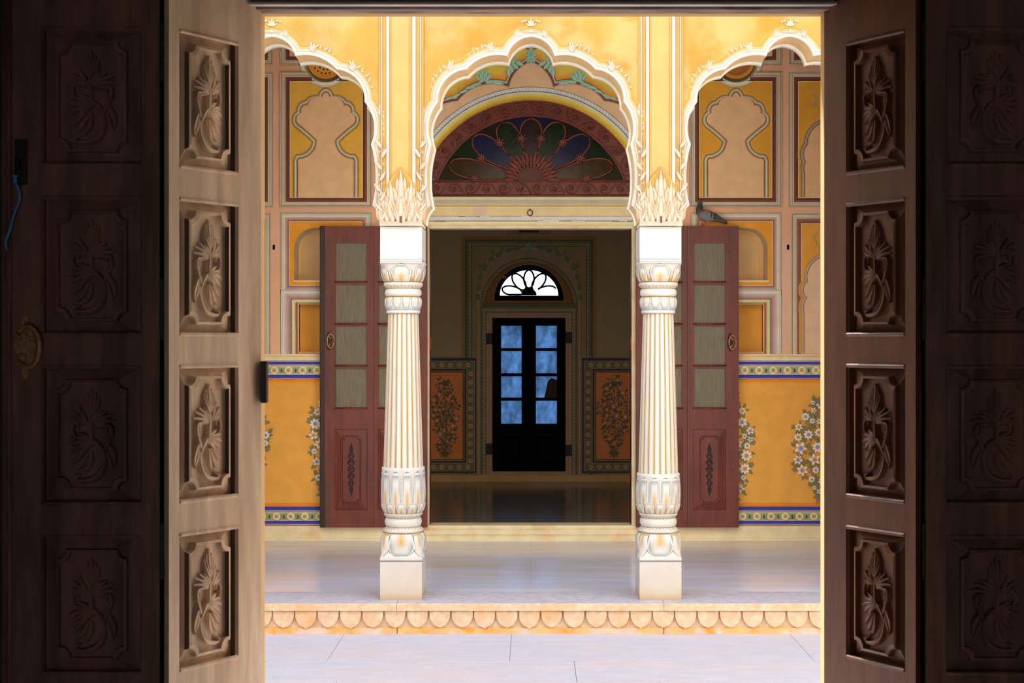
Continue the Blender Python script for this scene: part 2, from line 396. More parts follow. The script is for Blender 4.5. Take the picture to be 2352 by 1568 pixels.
# ---- courtyard floor: large slabs on a mortar bed
fl = struct(boxo('floor', -4.6, 4.6, -1.6, 9.0, -0.2, -0.012, M['mortar']))
slab_rows = [(4.35,5.6,(-4.6,-3.0,-1.2,.4,2.0,3.4,4.6)), (5.6,6.75,(-4.6,-3.3,-1.9,-.3,1.2,2.8,4.6)), (6.75,7.62,(-4.6,-2.5,-1.0,.66,2.2,4.6)),
             (7.62,8.12,(-4.6,-2.9,-1.45,.235,1.95,3.5,4.6)), (8.12,8.95,(-4.6,-3.1,-1.12,-.118,1.55,3.1,4.6))]
for (y0, y1, xs) in slab_rows:
    for a, b in zip(xs[:-1], xs[1:]):
        boxo('slab', a+.001, b-.001, y0+.001, y1-.001, -.03, random.uniform(-.0008,.0008), M['slab'], fl, bevel=.001)
nf = struct(boxo('floor', -2.6, 2.6, -1.6, 4.349, -.05, 0.0, M['near_room']))

# ---- near room shell (the camera stands in it)
struct(boxo('ceiling', -2.7, 2.7, -1.7, 4.75, 3.35, 3.5, M['near_room']))
struct(boxo('wall_left', -2.75, -2.6, -1.7, 4.75, 0, 3.4, M['near_room']))
struct(boxo('wall_right', 2.6, 2.75, -1.7, 4.75, 0, 3.4, M['near_room']))
b = MB(); b.prism([(-2.7,0),(-2.7,3.4),(2.7,3.4),(2.7,0),(.3,0),(.3,1.9),(-.7,1.9),(-.7,0)], -1.8, -1.65); struct(b.build('wall_behind', M['near_room']))  # unseen opening, added to let sky light into the dark room
# courtyard side of that room: thick wall with a splayed doorway
b = MB(); b.prism([(-4.7,-.1),(-4.7,6.4),(4.7,6.4),(4.7,-.1),(1.22,-.1),(1.22,3.1),(-1.15,3.1),(-1.15,-.1)], 4.83, 5.1)
struct(b.build('wall_front', M['court_wall']))
OXL, OXR, OZ = -.8694, .9447, 2.8098
b = MB(); b.prism([(-2.7,0.0),(-2.7,3.5),(2.7,3.5),(2.7,0.0),(OXR,0.0),(OXR,OZ),(OXL,OZ),(OXL,0.0)], 4.762, 4.832)
struct(b.build('trim_1', M['surround'], bevel=.004))
# wooden door frame (lintel and jambs) with a pale moulding on the lintel
fr = solo('door_frame', (0.03, 4.74, 0)); fr['kind'] = 'structure'
def rel(o, root): o.parent = root; o.matrix_parent_inverse = Matrix.Translation(root.location).inverted(); return o
rel(boxo('lintel', -1.1, 1.17, 4.70, 4.762, 2.803, 3.05, M['frame_wood'], bevel=.003), fr)
rel(boxo('lintel_moulding', -1.1, 1.17, 4.672, 4.70, 2.8125, 2.8215, mat('pale_moulding', (214,204,194), .6), bevel=.002), fr)
rel(boxo('lintel_batten', -1.1, 1.17, 4.68, 4.70, 2.8215, 3.05, M['wood_near'], bevel=.002), fr)
rel(boxo('jamb', -1.1, OXL-.012, 4.74, 4.762, 0.0, 2.803, M['frame_wood'], bevel=.002), fr)
rel(boxo('jamb', OXR+.012, 1.17, 4.74, 4.762, 0.0, 2.803, M['frame_wood'], bevel=.002), fr)
struct(boxo('wall_front_inner', -2.7, -1.1, 4.70, 4.765, 0, 3.4, M['near_room']))
struct(boxo('wall_front_inner', 1.17, 2.7, 4.70, 4.765, 0, 3.4, M['near_room']))
struct(boxo('wall_front_inner', -1.1, 1.17, 4.70, 4.765, 3.05, 3.4, M['near_room']))
# courtyard side walls
struct(boxo('wall_court_left', -4.8, -4.6, 4.9, 9.0, -.1, 6.4, M['court_wall']))
struct(boxo('wall_court_right', 4.6, 4.8, 4.9, 9.0, -.1, 6.4, M['court_wall']))

# ---- plinth of the veranda
pl = solo('plinth', (0, 8.86, 0))
rel(boxo('plinth_core', -4.6, 4.6, 8.93, 11.9, -.05, VF-.045, M['mortar']), pl)
cx_ = [-4.6,-2.45,-.803,.793,2.4,4.6]
for a, c in zip(cx_[:-1], cx_[1:]):
    rel(boxo('coping_stone', a+.0012, c-.0012, 8.84, 9.26, VF-.046, VF, M['coping'], bevel=.003), pl)
    rel(boxo('coping_edge', a+.0012, c-.0012, 8.837, 8.842, VF-.045, VF-.0015, M['sandstone']), pl)
    rel(boxo('frieze_stone', a+.0012, c-.0012, 8.872, 8.935, .03, VF-.046, M['sandstone']), pl)
    rel(boxo('base_moulding', a+.0012, c-.0012, 8.862, 8.935, -.03, .036, M['sandstone_orange'], bevel=.006), pl)
sp = Plane(8.865)
def scallop():
    k = sp.k; w = 24*k; pts = []
    for i in range(15):
        t = pi*i/14; x = -w*cos(t); z = -31*k*sin(t)**1.0
        if i == 7: z -= 2*k
        pts.append((x, z))
    return [(-w, 6*k)]+pts+[(w, 6*k)]
s0 = None
for i in range(-11, 37):
    X = sp.X(652+51.25*i)
    if s0 is None:
        m_ = MB(); m_.prism(scallop(), -.016, .008); s0 = rel(m_.build('scallop', M['sandstone'], bevel=.004), pl)
        o = s0
    else: o = dup(s0)
    o.location = (X, 8.866, sp.Z(1408)); o.rotation_euler = (0, random.uniform(-.015,.015), 0)
    o.scale = (random.uniform(.97,1.02), 1, random.uniform(.96,1.04))
# marble floor of the veranda in two long strips
vf = struct(boxo('floor', -4.6, 4.6, 9.26, 11.64, 0.1, VF-.006, M['mortar']))
for (x0, x1) in ((-4.6,-2.72),(-2.72,-.005),(-.005,2.7),(2.7,4.6)):
    boxo('marble_slab', x0, x1-.0012, 9.261, 11.64, VF-.006, VF-.0012, M['marble'], vf)

# ---- arcade wall with three cusped arches
ARCH = Lobes([((0,84),(-36,98.5),(-54,128.5)), ((-54,128.5),(-110,132),(-148,159)), ((-148,159),(-197,184.5),(-213,234)),
              ((-213,234),(-234,280),(-227.5,331)), ((-227.5,331),(-238,395),(-230.5,471)), ((-230.5,471),(-241,485),(-247,512))])
ACX = (624.5, 1219.5, 1814.5)
out = [(-560,1380),(-560,-930),(3000,-930),(3000,1380),(2061,1380)]
for cx in ACX[::-1]: out += ARCH.full(cx)[::-1]
out += [(378,1380)]
b = MB(); b.prism([ARC.P(p) for p in out], ARC.D, 9.255)
wa = struct(b.build('wall_arcade', M['fresco_yellow']))
CR = (253,244,226); WH = (255,251,240); OR = (244,178,74); YE = (248,204,104); GL = (206,190,166); PKL = (214,170,130)
for cx in ACX:
    p = Paint(ARC)
    p.lobed(ARCH, cx, [(0,7,CR,WH),(7,8,GL,GL),(8,13,(250,232,196),WH),(13,14,GL,(240,190,110)),(14,17.5,(250,222,150),(251,226,160)),(17.5,26,OR,YE)])
    p.build('arch_border', M['fresco'], wa)
    # soffit, front edge to back edge
    sfm = MB(); O = ARCH.full(cx, -.35); P = Plane(ARC.D, (.95, .98, 1.0))
    ys = [(0,.012,WH,CR),(.012,.02,(190,176,150),(190,176,150)),(.02,.03,(244,228,196),(236,214,170)),(.03,.036,(170,150,125),(170,150,125)),(.036,.2,(232,196,140),(232,196,140)),(.2,.207,(170,150,125),(170,150,125)),(.207,.30,CR,CR)]
    for t0, t1, c0, c1 in ys:
        for i in range(len(O)-1):
            a, c = O[i], O[i+1]
            sfm.add([(P.X(a[0]),ARC.D+t0,P.Z(a[1])),(P.X(c[0]),ARC.D+t0,P.Z(c[1])),(P.X(c[0]),ARC.D+t1,P.Z(c[1])),(P.X(a[0]),ARC.D+t1,P.Z(a[1]))],
                    [(0,1,2,3)], [P.col(c0),P.col(c0),P.col(c1),P.col(c1)])
    sfm.build('arch_soffit', M['fresco'], wa)
    # rounded moulding at the back edge of the soffit
    rm = MB(); A = ARCH.full(cx, 0); B = ARCH.full(cx, -3.5); B2 = ARCH.full(cx, -2)
    pts = [(A, 9.19), (B2, 9.185), (B, 9.2), (B, 9.245), (A, 9.254)]
    cc = [P.col(CR), P.col(CR), P.col(WH), P.col(GL), P.col(GL)]
    for (a, ya), (c, yc), ca, cb in zip(pts[:-1], pts[1:], cc[:-1], cc[1:]):
        for i in range(len(A)-1):
            rm.add([(P.X(a[i][0]),ya,P.Z(a[i][1])),(P.X(a[i+1][0]),ya,P.Z(a[i+1][1])),(P.X(c[i+1][0]),yc,P.Z(c[i+1][1])),(P.X(c[i][0]),yc,P.Z(c[i][1]))], [(0,1,2,3)], [ca,ca,cb,cb])
    rm.build('rear_moulding', M['fresco'], wa)
    # flowering scrolls and leaf tufts that grow from the cusps
    q = Paint(ARC, 2)
    for sgn in (-1, 1):
        for (tx, ty, sc) in ((33,82,.8),(94.5,116,1.0),(186,160,1.05),(250,262,.8),(256,352,.75)):
            X = cx+sgn*tx
            for (da, L, w) in ((38,15,3.4),(14,22,4.2),(-8,25,4.6),(-30,17,3.6)):
                q.leaf(X, ty+3, 90-sgn*da, L*sc, w*sc, (238,160,62), (255,248,230), bend=.35*sgn)
            q.up(0)
        # scroll trailing beyond every tuft, following the border
        for d0, i0, i1 in ((21, 11, 17), (21, 20, 26), (22, 29, 35), (20, 38, 53)):
            H = ARCH.pts(d0)[i0:i1]
            for k, (hx, hy) in enumerate(H):
                q.disc(cx-sgn*hx*1 if sgn > 0 else cx+hx, hy, 3.1, (255,248,232), (246,196,110), n=8)
            for k in range(len(H)-1):
                x_, y_ = H[k]; x_ = cx+(x_ if sgn < 0 else -x_)
                q.leaf(x_, y_, 90-sgn*(60 if k % 2 else 15)+ (0 if y_ < 330 else 0), 11, 2.6, (240,166,70), (255,248,228))
    # finial over the apex
    q.up()
    for (a_, L, w, oy) in ((90,16,4,58),(55,13,3.4,58),(125,13,3.4,58),(25,14,3,60),(155,14,3,60),(90,12,2.5,76),(10,18,2,74),(170,18,2,74),(70,9,2,76),(110,9,2,76)):
        q.leaf(cx, oy, a_, L, w, (243,180,84), (254,244,220))
    for dx in (-19,-13,13,19): q.disc(cx+dx, 44+abs(dx)*.3, 3.4, (255,248,232), (246,190,100), n=8)
    for dx in (-15,15): q.disc(cx+dx, 72, 3.6, (255,248,232), (246,190,100), n=8)
    q.build('painted_foliage', M['fresco'], wa)
# piers: vertical bands and an acanthus spray over each column
for pc in (921.5, 1517.5):
    p = Paint(ARC, 3)
    p.rect(pc-26, 24, pc+26, 500, (250,214,128))
    for dx, w, cw in ((-45,3,(252,240,220)),(-30.5,7,WH),(29.5,8,WH),(45,3,(252,240,220))):
        p.up()
        p.rect(pc+dx-w/2-5, 24, pc+dx-w/2, 500, YE, OR, horiz=True); p.rect(pc+dx+w/2, 24, pc+dx+w/2+5, 500, OR, YE, horiz=True)
        p.up(); p.rect(pc+dx-w/2, 24, pc+dx+w/2, 506, cw); p.up()
        p.rect(pc+dx+w/2, 24, pc+dx+w/2+.9, 506, (196,150,104)); p.rect(pc+dx-w/2-.9, 24, pc+dx-w/2, 506, (196,150,104))
    p.build('pier_bands', M['fresco'], wa)
    q = Paint(ARC, 18)
    def ac(x, y, a, L, w): q.leaf(x, y, a, L, w, (238,164,66), (255,248,230))
    def plume(x, y, a, H, W, n=3):
        for i in range(n):
            t = i/n; sx, sy = x+H*t*.72*cos(radians(a)), y-H*t*.72*sin(radians(a)); L = (W*1.7)*(1-.3*t)
            for s_ in (-1, 1): q.leaf(sx, sy, a-s_*(38-16*t), L, W*.3, (238,164,66), (254,243,216), bend=.55*s_)
        q.up(.3); q.leaf(x, y, a, H, W*.36, (238,164,66), (255,246,222)); q.up(.3)
    q.leaf(pc, 520, 90, 138, 52, YE, (244,182,84)); q.up(2)
    for (x, a, H, W) in ((-32,102,78,22),(32,78,78,22),(-17,95,92,24),(17,85,92,24),(0,90,118,30)): plume(pc+x, 505, a, H, W)
    q.up()
    for (x, a, H, W) in ((-38,112,44,16),(38,68,44,16),(-21,100,52,20),(21,80,52,20),(0,90,62,24)): plume(pc+x, 512, a, H, W, 4)
    q.up()
    for x in range(-42, 43, 12): ac(pc+x, 513, 90-x*.4, 24, 6)
    q.up()
    for s_ in (-1, 1):                                   # foliage down the flanks of the pier
        for k, yy in enumerate((505, 485, 462, 440, 415, 390, 362, 340)):
            ac(pc+s_*(41+ (6 if k in (2,3,4) else 3)), yy, 90-s_*(38 if k % 2 else -30), 24, 5)
            q.disc(pc+s_*(50), yy-12, 3, (255,248,232), (246,196,110), n=8)
    q.up()
    q.rect(pc-49, 509, pc+49, 519, (250,236,206), (252,242,220)); q.rect(pc-49, 512, pc+49, 513, (236,200,140))
    q.build('painted_acanthus', M['fresco'], wa)
    boxo('wooden_peg', ARC.X(pc-2.5), ARC.X(pc+2.5), ARC.D-.03, ARC.D+.01, ARC.Z(512), ARC.Z(497), M['wood_red'], wa, bevel=.001)
    # spring block under the arches, flush with the column block
    boxo('spring_course', ARC.X(pc-48.5), ARC.X(pc+48.5), ARC.D+.001, 9.225, ARC.Z(519), ARC.Z(511), M['cream'], wa)
struct(boxo('ceiling', -4.6, 4.6, 9.2, 11.7, 4.3, 4.5, M['court_wall']))
struct(boxo('wall_veranda_left', -4.75, -4.6, 9.2, 11.9, 0, 4.4, M['court_wall']))
struct(boxo('wall_veranda_right', 4.6, 4.75, 9.2, 11.9, 0, 4.4, M['court_wall']))

# ================================================================== COLUMNS
CW = lambda c: tuple(v*.6 for v in lin(c))
cWHT, cYEL, cBLU, cGRY, cPAL = CW((255,252,244)), CW((240,196,112)), CW((168,190,196)), CW((150,148,152)), CW((250,238,212))
def mx(a, b, t): t = max(0, min(1, t)); return tuple(p_*(1-t)+q_*t for p_, q_ in zip(a, b))
NS = 64
def ring(z, r, n=2.0, ry=1.12, segs=NS):
    o = []
    for i in range(segs):
        t = 2*pi*(i+.5)/segs; c, s = cos(t), sin(t); q = r/((abs(c)**n+abs(s)**n)**(1/n)); o.append((q*c, q*s*ry, z))
    return o
def colpx(top):                      # px -> height for round parts (their surface sits near distance 9.03)
    P = Plane(9.03); return P.Z(top)-VF
K = 9.12/F
def profile_at(prof, z):
    for (z0, r0, n0), (z1, r1, n1) in zip(prof[:-1], prof[1:]):
        lo, hi = min(z0, z1), max(z0, z1)
        if lo <= z <= hi:
            u = (z-z0)/((z1-z0) or 1); return r0+(r1-r0)*u, n0+(n1-n0)*u
    return prof[-1][1], prof[-1][2]
def petal(name, parent, prof, z0, z1, th, half, out=.004, wid=None, tipcol=cBLU, base=cYEL, shift=0.0, tipdark=True):
    """one carved petal hugging the round body; z0 = root, z1 = tip"""
    wid = wid or (lambda v: (.86+.14*v/.55) if v < .55 else max(1-((v-.55)/.45)**1.7, 0)**.75)
    us = (-1,-.94,-.92,-.81,-.79,-.6,-.4,-.2,0,.2,.4,.6,.79,.81,.92,.94,1); m = MB(); vs = []; cs = []
    vv = (0,.1,.2,.3,.4,.5,.6,.68,.75,.81,.86,.89,.905,.935,.96,.97,.985,1); V = len(vv)-1
    for i in range(V+1):
        v = vv[i]; z = z0+(z1-z0)*v; r, n_ = profile_at(prof, z); w = half*wid(v)
        for u in us:
            t = th+w*u; c, s = cos(t), sin(t); rr = (r+out*(1-abs(u)**6)*(.4+.6*sin(pi*min(v+.1,1)))+.0006)/((abs(c)**n_+abs(s)**n_)**(1/n_))
            vs.append((rr*c, rr*s*1.12, z))
            e = min(1-abs(u), (1-v)*1.9)
            if e < .07: col = cGRY
            elif e < .2: col = cWHT
            else:
                col = mx(cWHT, tipcol, (1-(e-.2)/.35)*min(max((v-.2)/.25, .25), 1)) if e < .55 else cWHT
                col = mx(col, base, (1-abs(u)/.55)*min((.6-v)/.25, 1))
            cs.append(col)
    nu = len(us); fs = [(i*nu+j, i*nu+j+1, (i+1)*nu+j+1, (i+1)*nu+j) for i in range(V) for j in range(nu-1)]
    if z1 < z0: fs = [f[::-1] for f in fs]
    m.add(vs, fs, cs); return m.build(name, M['column_paint'], parent, smooth=True)
def make_column(px, drum, label):
    X = (px-VX)*8.95/F; root = empty('column', (X, 8.95+.165, VF))
    setp(root, label, 'column', 'lotus columns of the arcade')
    P0 = Plane(8.95); hw = 48*P0.k; z = lambda y: P0.Z(y)-VF
    def blk(name, y1, y0, c1, d=.165):
        m = MB(); m.box(-hw, hw, -d, d, z(y1), z(y0), cWHT if c1 is None else c1); return m.build(name, M['column_paint'], root, bevel=.003)
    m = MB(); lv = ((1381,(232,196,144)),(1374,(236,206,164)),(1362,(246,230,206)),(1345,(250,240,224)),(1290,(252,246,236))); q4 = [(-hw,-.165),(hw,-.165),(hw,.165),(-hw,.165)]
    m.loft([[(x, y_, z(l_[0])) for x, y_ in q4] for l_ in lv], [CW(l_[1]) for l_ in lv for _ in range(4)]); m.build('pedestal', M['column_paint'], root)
    m = MB(); m.box(-hw+.001, hw-.001, -.166, .166, z(1290), z(1287.5), cGRY); m.build('pedestal_line', M['column_paint'], root)
    m = MB(); m.box(-hw-.001, hw+.001, -.167, .167, z(1287.5), z(1279), cWHT); m.build('pedestal_cap', M['column_paint'], root, bevel=.004)
    blk('top_block', 604, 519, CW((255,253,248)))
    for yy in (594.5, 599.5, 520.5):
        m = MB(); m.box(-hw-.0006, hw+.0006, -.1656, .1656, z(yy+.8), z(yy-.4), cGRY); m.build('block_line', M['column_paint'], root)
    def seg(name, prof, cols=None, smooth=True, cap=True):
        m = MB(); rs = [ring(z_, r, n_) for z_, r, n_ in prof]; cc = []
        for i in range(len(prof)): cc += [cols[i] if cols else cWHT]*NS
        m.loft(rs, cc); return m.build(name, M['column_paint'], root, smooth=smooth)
    Zc = colpx
    # lower lotus bulb
    bulb = [(Zc(1284),51*K,9.),(Zc(1274),50*K,5.),(Zc(1262),48.5*K,3.6),(Zc(1245),49.5*K,2.9),(Zc(1234),49*K,2.6),(Zc(1226),46*K,2.4),(Zc(1223),42*K,2.2)]
    seg('lotus_base', bulb, [cWHT,cWHT,cWHT,cPAL,cYEL,cYEL,cPAL])
    for k in range(4):
        petal('lotus_petal', root, bulb[::-1], Zc(1225), Zc(1279), pi/2*k-pi/2, .62, out=.007)
        petal('lotus_petal', root, bulb[::-1], Zc(1228), Zc(1276), pi/2*k-pi/4, .26, out=.008, tipcol=cPAL)
    col2 = [(Zc(1223.5),41*K,2.3),(Zc(1222),45.5*K,2.2),(Zc(1218.5),45*K,2.2),(Zc(1212),38.5*K,2.1),(Zc(1210),37*K,2.)]
    seg('lower_collar', col2, [cGRY,cWHT,cWHT,cPAL,cYEL])
    for k in range(16): petal('collar_petal', root, col2[::-1], Zc(1211), Zc(1221), 2*pi*k/16, .17, out=.003, tipcol=cPAL)
    tor = [(Zc(1211+0)+ .0, 36*K, 2.)]+[(Zc(1200.5-10.5*sin(-pi/2+pi*i/8)), (36+6.3*cos(-pi/2+pi*i/8))*K, 2.2) for i in range(9)]
    seg('ring_torus', tor, [cPAL]+[cWHT]*9)
    col1 = [(Zc(1191),36.5*K,2.),(Zc(1189),38*K,2.1),(Zc(1182.5),43.5*K,2.2),(Zc(1179.5),44*K,2.2),(Zc(1178.5),42*K,2.2)]
    seg('upper_collar', col1, [cYEL,cPAL,cWHT,cWHT,cGRY])
    for k in range(16): petal('collar_petal', root, col1, Zc(1190), Zc(1181), 2*pi*(k+.5)/16, .17, out=.003, tipcol=cPAL)
    dr = [(Zc(1179),42*K,2.2),(Zc(1172),45.5*K,2.2),(Zc(1160),48.5*K,2.2),(Zc(1140),49.4*K,2.2),(Zc(1110),49*K,2.2),(Zc(drum+6),48.5*K,2.2),(Zc(drum+4),49*K,2.2),(Zc(drum),48.6*K,2.2),(Zc(drum-1.5),46*K,2.2)]
    seg('petal_drum', dr, [cYEL,cYEL,cPAL,cWHT,cWHT,cWHT,cWHT,cWHT,cPAL])
    for k in range(12): petal('drum_petal', root, dr, Zc(1165), Zc(drum+7), 2*pi*(k+.5)/12-pi/2, .255, out=.004, wid=lambda v: .92 if v < .78 else .92*sqrt(max(1-((v-.78)/.22)**2, 0)))
    for k in range(12): petal('drum_base_petal', root, dr, Zc(1178), Zc(1151), 2*pi*k/12-pi/2, .25, out=.007)
    # fluted shaft
    m = MB(); nf_ = 20; rs = []; cc = []; nn = 10
    for i in range(nn+1):
        u = i/nn; zz = Zc(drum-1+(719-drum+1)*u); r = (45.3-10.6*u)*K; rg = []
        for k in range(nf_):
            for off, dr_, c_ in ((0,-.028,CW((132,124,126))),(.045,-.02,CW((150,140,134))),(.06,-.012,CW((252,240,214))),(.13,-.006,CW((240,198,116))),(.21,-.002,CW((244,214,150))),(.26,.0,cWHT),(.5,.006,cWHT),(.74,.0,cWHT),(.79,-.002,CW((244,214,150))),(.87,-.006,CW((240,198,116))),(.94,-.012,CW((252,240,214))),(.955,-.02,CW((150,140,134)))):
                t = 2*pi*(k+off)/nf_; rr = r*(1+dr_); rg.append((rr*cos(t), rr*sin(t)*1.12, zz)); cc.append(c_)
        rs.append(rg)
    m.loft(rs, cc); m.build('fluted_shaft', M['column_paint'], root, smooth=False)
    # band of hanging petals, torus, neck, capital
    pb = [(Zc(720),36*K,2.),(Zc(719),38.6*K,2.3),(Zc(713.5),38.6*K,2.3),(Zc(712),38*K,2.2),(Zc(700),40.3*K,2.1),(Zc(690),40.9*K,2.1),(Zc(683),39.5*K,2.1),(Zc(681),36*K,2.1)]
    seg('neck_band', pb, [cGRY,cWHT,cWHT,cBLU,cWHT,cPAL,cYEL,cPAL])
    for k in range(12): petal('neck_petal', root, pb, Zc(683), Zc(711), 2*pi*(k+.5)/12-pi/2, .23, out=.005, base=cPAL)
    tor2 = [(Zc(671.5-9.3*sin(-pi/2+pi*i/8)), (36+5.8*cos(-pi/2+pi*i/8))*K, 2.2) for i in range(9)]
    seg('neck_torus', tor2, [cPAL,cPAL,cWHT,cWHT,cWHT,cWHT,cWHT,cWHT,cPAL])
    nk = [(Zc(663),37*K,2.1),(Zc(660.5),38.5*K,2.2),(Zc(654),43.5*K,2.3),(Zc(649),44.2*K,2.4),(Zc(647.5),42*K,2.4)]
    seg('neck_collar', nk, [cYEL,cPAL,cWHT,cWHT,cGRY])
    for k in range(16): petal('collar_petal', root, nk, Zc(661), Zc(650), 2*pi*(k+.5)/16, .18, out=.003, tipcol=cPAL)
    cp = [(Zc(648),41.5*K,2.4),(Zc(640),45*K,2.6),(Zc(630),47.4*K,3.),(Zc(618),48.2*K,3.6),(Zc(608),49.5*K,5.),(Zc(603),50.5*K,9.)]
    seg('capital', cp, [cYEL,cYEL,cPAL,cWHT,cWHT,cWHT])
    for k in range(4):
        petal('capital_petal', root, cp, Zc(646.5), Zc(606), pi/2*k-pi/2, .5, out=.006)
        petal('capital_petal', root, cp, Zc(645), Zc(609), pi/2*k-pi/4, .2, out=.007)
    return root
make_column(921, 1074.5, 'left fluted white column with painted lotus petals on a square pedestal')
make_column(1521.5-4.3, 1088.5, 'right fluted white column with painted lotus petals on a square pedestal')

# ================================================================== VERANDA BACK WALL
def rectp(x0, y0, x1, y1): return [(x0,y0),(x0,y1),(x1,y1),(x1,y0)]
def circ(cx, cy, r, n=40): return [(cx+r*cos(2*pi*i/n), cy+r*sin(2*pi*i/n)) for i in range(n)]
mir = lambda x: 2439-x
NICHE = Lobes([((0,520),(-9,522),(-21,523.5)), ((-21,523.5),(-58,537),(-72,575))], n=8, straight=644)
def holes_for(sign):
    g = (lambda x: x) if sign < 0 else mir
    cx = g(748); n_ = NICHE.full(cx)
    return [circ(g(748),139,50), n_, rectp(min(g(678.5),g(828)), 694.5, max(g(678.5),g(828)), 812)]
DOORO = (986.5, 525, 1450.5, 1206)
outer = [(-560,1250),(-560,-200),(3000,-200),(3000,1250),(DOORO[2],1250),(DOORO[2],DOORO[1]),(DOORO[0],DOORO[1]),(DOORO[0],1250)]
hs = [[BW.P(q) for q in h] for s_ in (-1,1) for h in holes_for(s_)]
b = MB(); b.prism([BW.P(q) for q in outer], BW.D, BW.D+.15, holes=hs)
wb = struct(b.build('wall_back', M['fresco_pink']))
DR1, DR2, GRN, WH2, BLK, RED = (92,52,44), (122,70,56), (158,172,140), (214,202,176), (66,56,60), (158,104,82)
CRM = (222,184,142); YEL = (206,160,58); YEL2 = (200,146,44); TAN = (206,168,124); ORG = (208,140,40)
FR = [(0,1.6,CRM,CRM),(1.6,3,DR1,(78,44,40)),(3,11,(84,46,40),DR2),(11,13.5,(214,170,140),(216,184,156)),(13.5,14.3,BLK,BLK),(14.3,15.5,WH2,WH2),(15.5,18,GRN,GRN),(18,19.2,WH2,WH2),(19.2,20.4,BLK,BLK),(20.4,22,(212,176,146),(206,166,134)),(22,23,RED,RED)]
KEY = Lobes([((0,204),(-10.5,209.5),(-15.5,221)), ((-15.5,221),(-33,222.5),(-46,233)), ((-46,233),(-60.5,240.5),(-65,257)), ((-65,257),(-75.5,273),(-68.5,291)),
             ((-68.5,291),(-52,304),(-29,325)), ((-29,325),(-39,347),(-66,357)), ((-66,357),(-71,365),(-72,377))], n=6, straight=453)
def dado_bush(p, cx, y0, y1, hw, seed, clip=None, small=1.0, lc=(98,92,64), fc=(236,208,178), ctr=(92,96,168)):
    rnd = random.Random(seed); P = p; pts = []
    def okx(x, r): return clip is None or (x-r >= clip[0] and x+r <= clip[1])
    def prof(t): return hw*(sin(pi*min(t*.86+.1,1))**.62)*(1 if t > .3 else .62+.38*t/.3)
    tries = 0
    while len(pts) < 40 and tries < 3000:
        tries += 1; t = rnd.random(); w = prof(t); x = cx+rnd.uniform(-1,1)*w*.82; y = y0+(y1-y0)*(.05+.86*t); r = rnd.uniform(6.5,14)*small*(.6+.4*min(w/hw,1))
        if all(hypot(x-a, y-b_) > (r+c)*1.12 for a, b_, c in pts): pts.append((x, y, r))
    p.line([(cx, y1), (cx+3, (y0+y1)/2), (cx, y0+20)] if clip is None else [(cx, y1), (cx, y1-1)], 1.6, lc)
    lv = 0
    for (x, y, r) in pts:
        for k in range(rnd.randint(6,9)):
            a = rnd.uniform(0, 360); L = rnd.uniform(8,15)*small; dx, dy = cos(radians(a))*r*.9, -sin(radians(a))*r*.9
            if okx(x+dx, L+2):
                p.leaf(x+dx, y+dy, a+rnd.uniform(-25,25), L, L*.3, lc, tuple(int(v*1.22) for v in lc), bend=rnd.uniform(-.8,.8))
    p.up()
    for i, (x, y, r) in enumerate(pts):
        if not okx(x, r*1.1): continue
        kind = rnd.random(); n_ = rnd.choice((5,6,8)); a0 = rnd.uniform(0,360)
        for k in range(n_): p.leaf(x, y, a0+360*k/n_, r*1.15, r*.36, tuple(int(v*.9) for v in fc), fc)
    p.up()
    for i, (x, y, r) in enumerate(pts):
        if not okx(x, r*1.1): continue
        c_ = ctr if rnd.random() < .55 else (150,98,86)
        p.disc(x, y, r*.48, c_, tuple(int((a+b_)/2) for a, b_ in zip(c_, fc)), n=10)
    for k in range(5):
        a = 90+(k-2)*38
        if okx(cx, 20): p.leaf(cx, y1-14, a+180, 24*small, 5*small, lc, tuple(int(v*1.22) for v in lc))
    if clip is None or okx(cx, 8):
        for k in range(5): p.leaf(cx, y0+24, 90+(k-2)*24, 22*small, 4*small, lc, tuple(int(v*1.22) for v in lc))
def tile_row(p, x0, x1, yc, h, per=32.6, phase=0.0, dim=1.0):
    f_ = lambda c: tuple(int(v*dim) for v in c)
    n_ = int((x1-x0)/per)+2
    for k in range(-1, n_):
        x = x0+phase+k*per
        if x-h*.5 > x0 and x+h*.5 < x1:
            p.disc(x, yc, h*.48, f_((232,214,166)), f_((224,204,150)), n=16)
        xm = x+per/2
        if xm-per*.3 > x0 and xm+per*.3 < x1:
            for a in (35,145,215,325): p.leaf(xm, yc, a, h*.48, h*.13, f_((112,130,94)), f_((140,156,112)))
            p.leaf(xm, yc+h*.3, 90, h*.6, h*.13, f_((60,66,60)), f_((72,78,70)))
    p.up()
    for k in range(-1, n_):
        x = x0+phase+k*per
        if x-h*.5 > x0 and x+h*.5 < x1:
            for a in (0,90,180,270): p.leaf(x, yc, a, h*.27, h*.08, f_((140,76,52)), f_((160,92,60)))
            for a in (45,135,225,315): p.leaf(x, yc, a, h*.42, h*.06, f_((170,150,100)), f_((178,164,116)))
    p.up(-1)

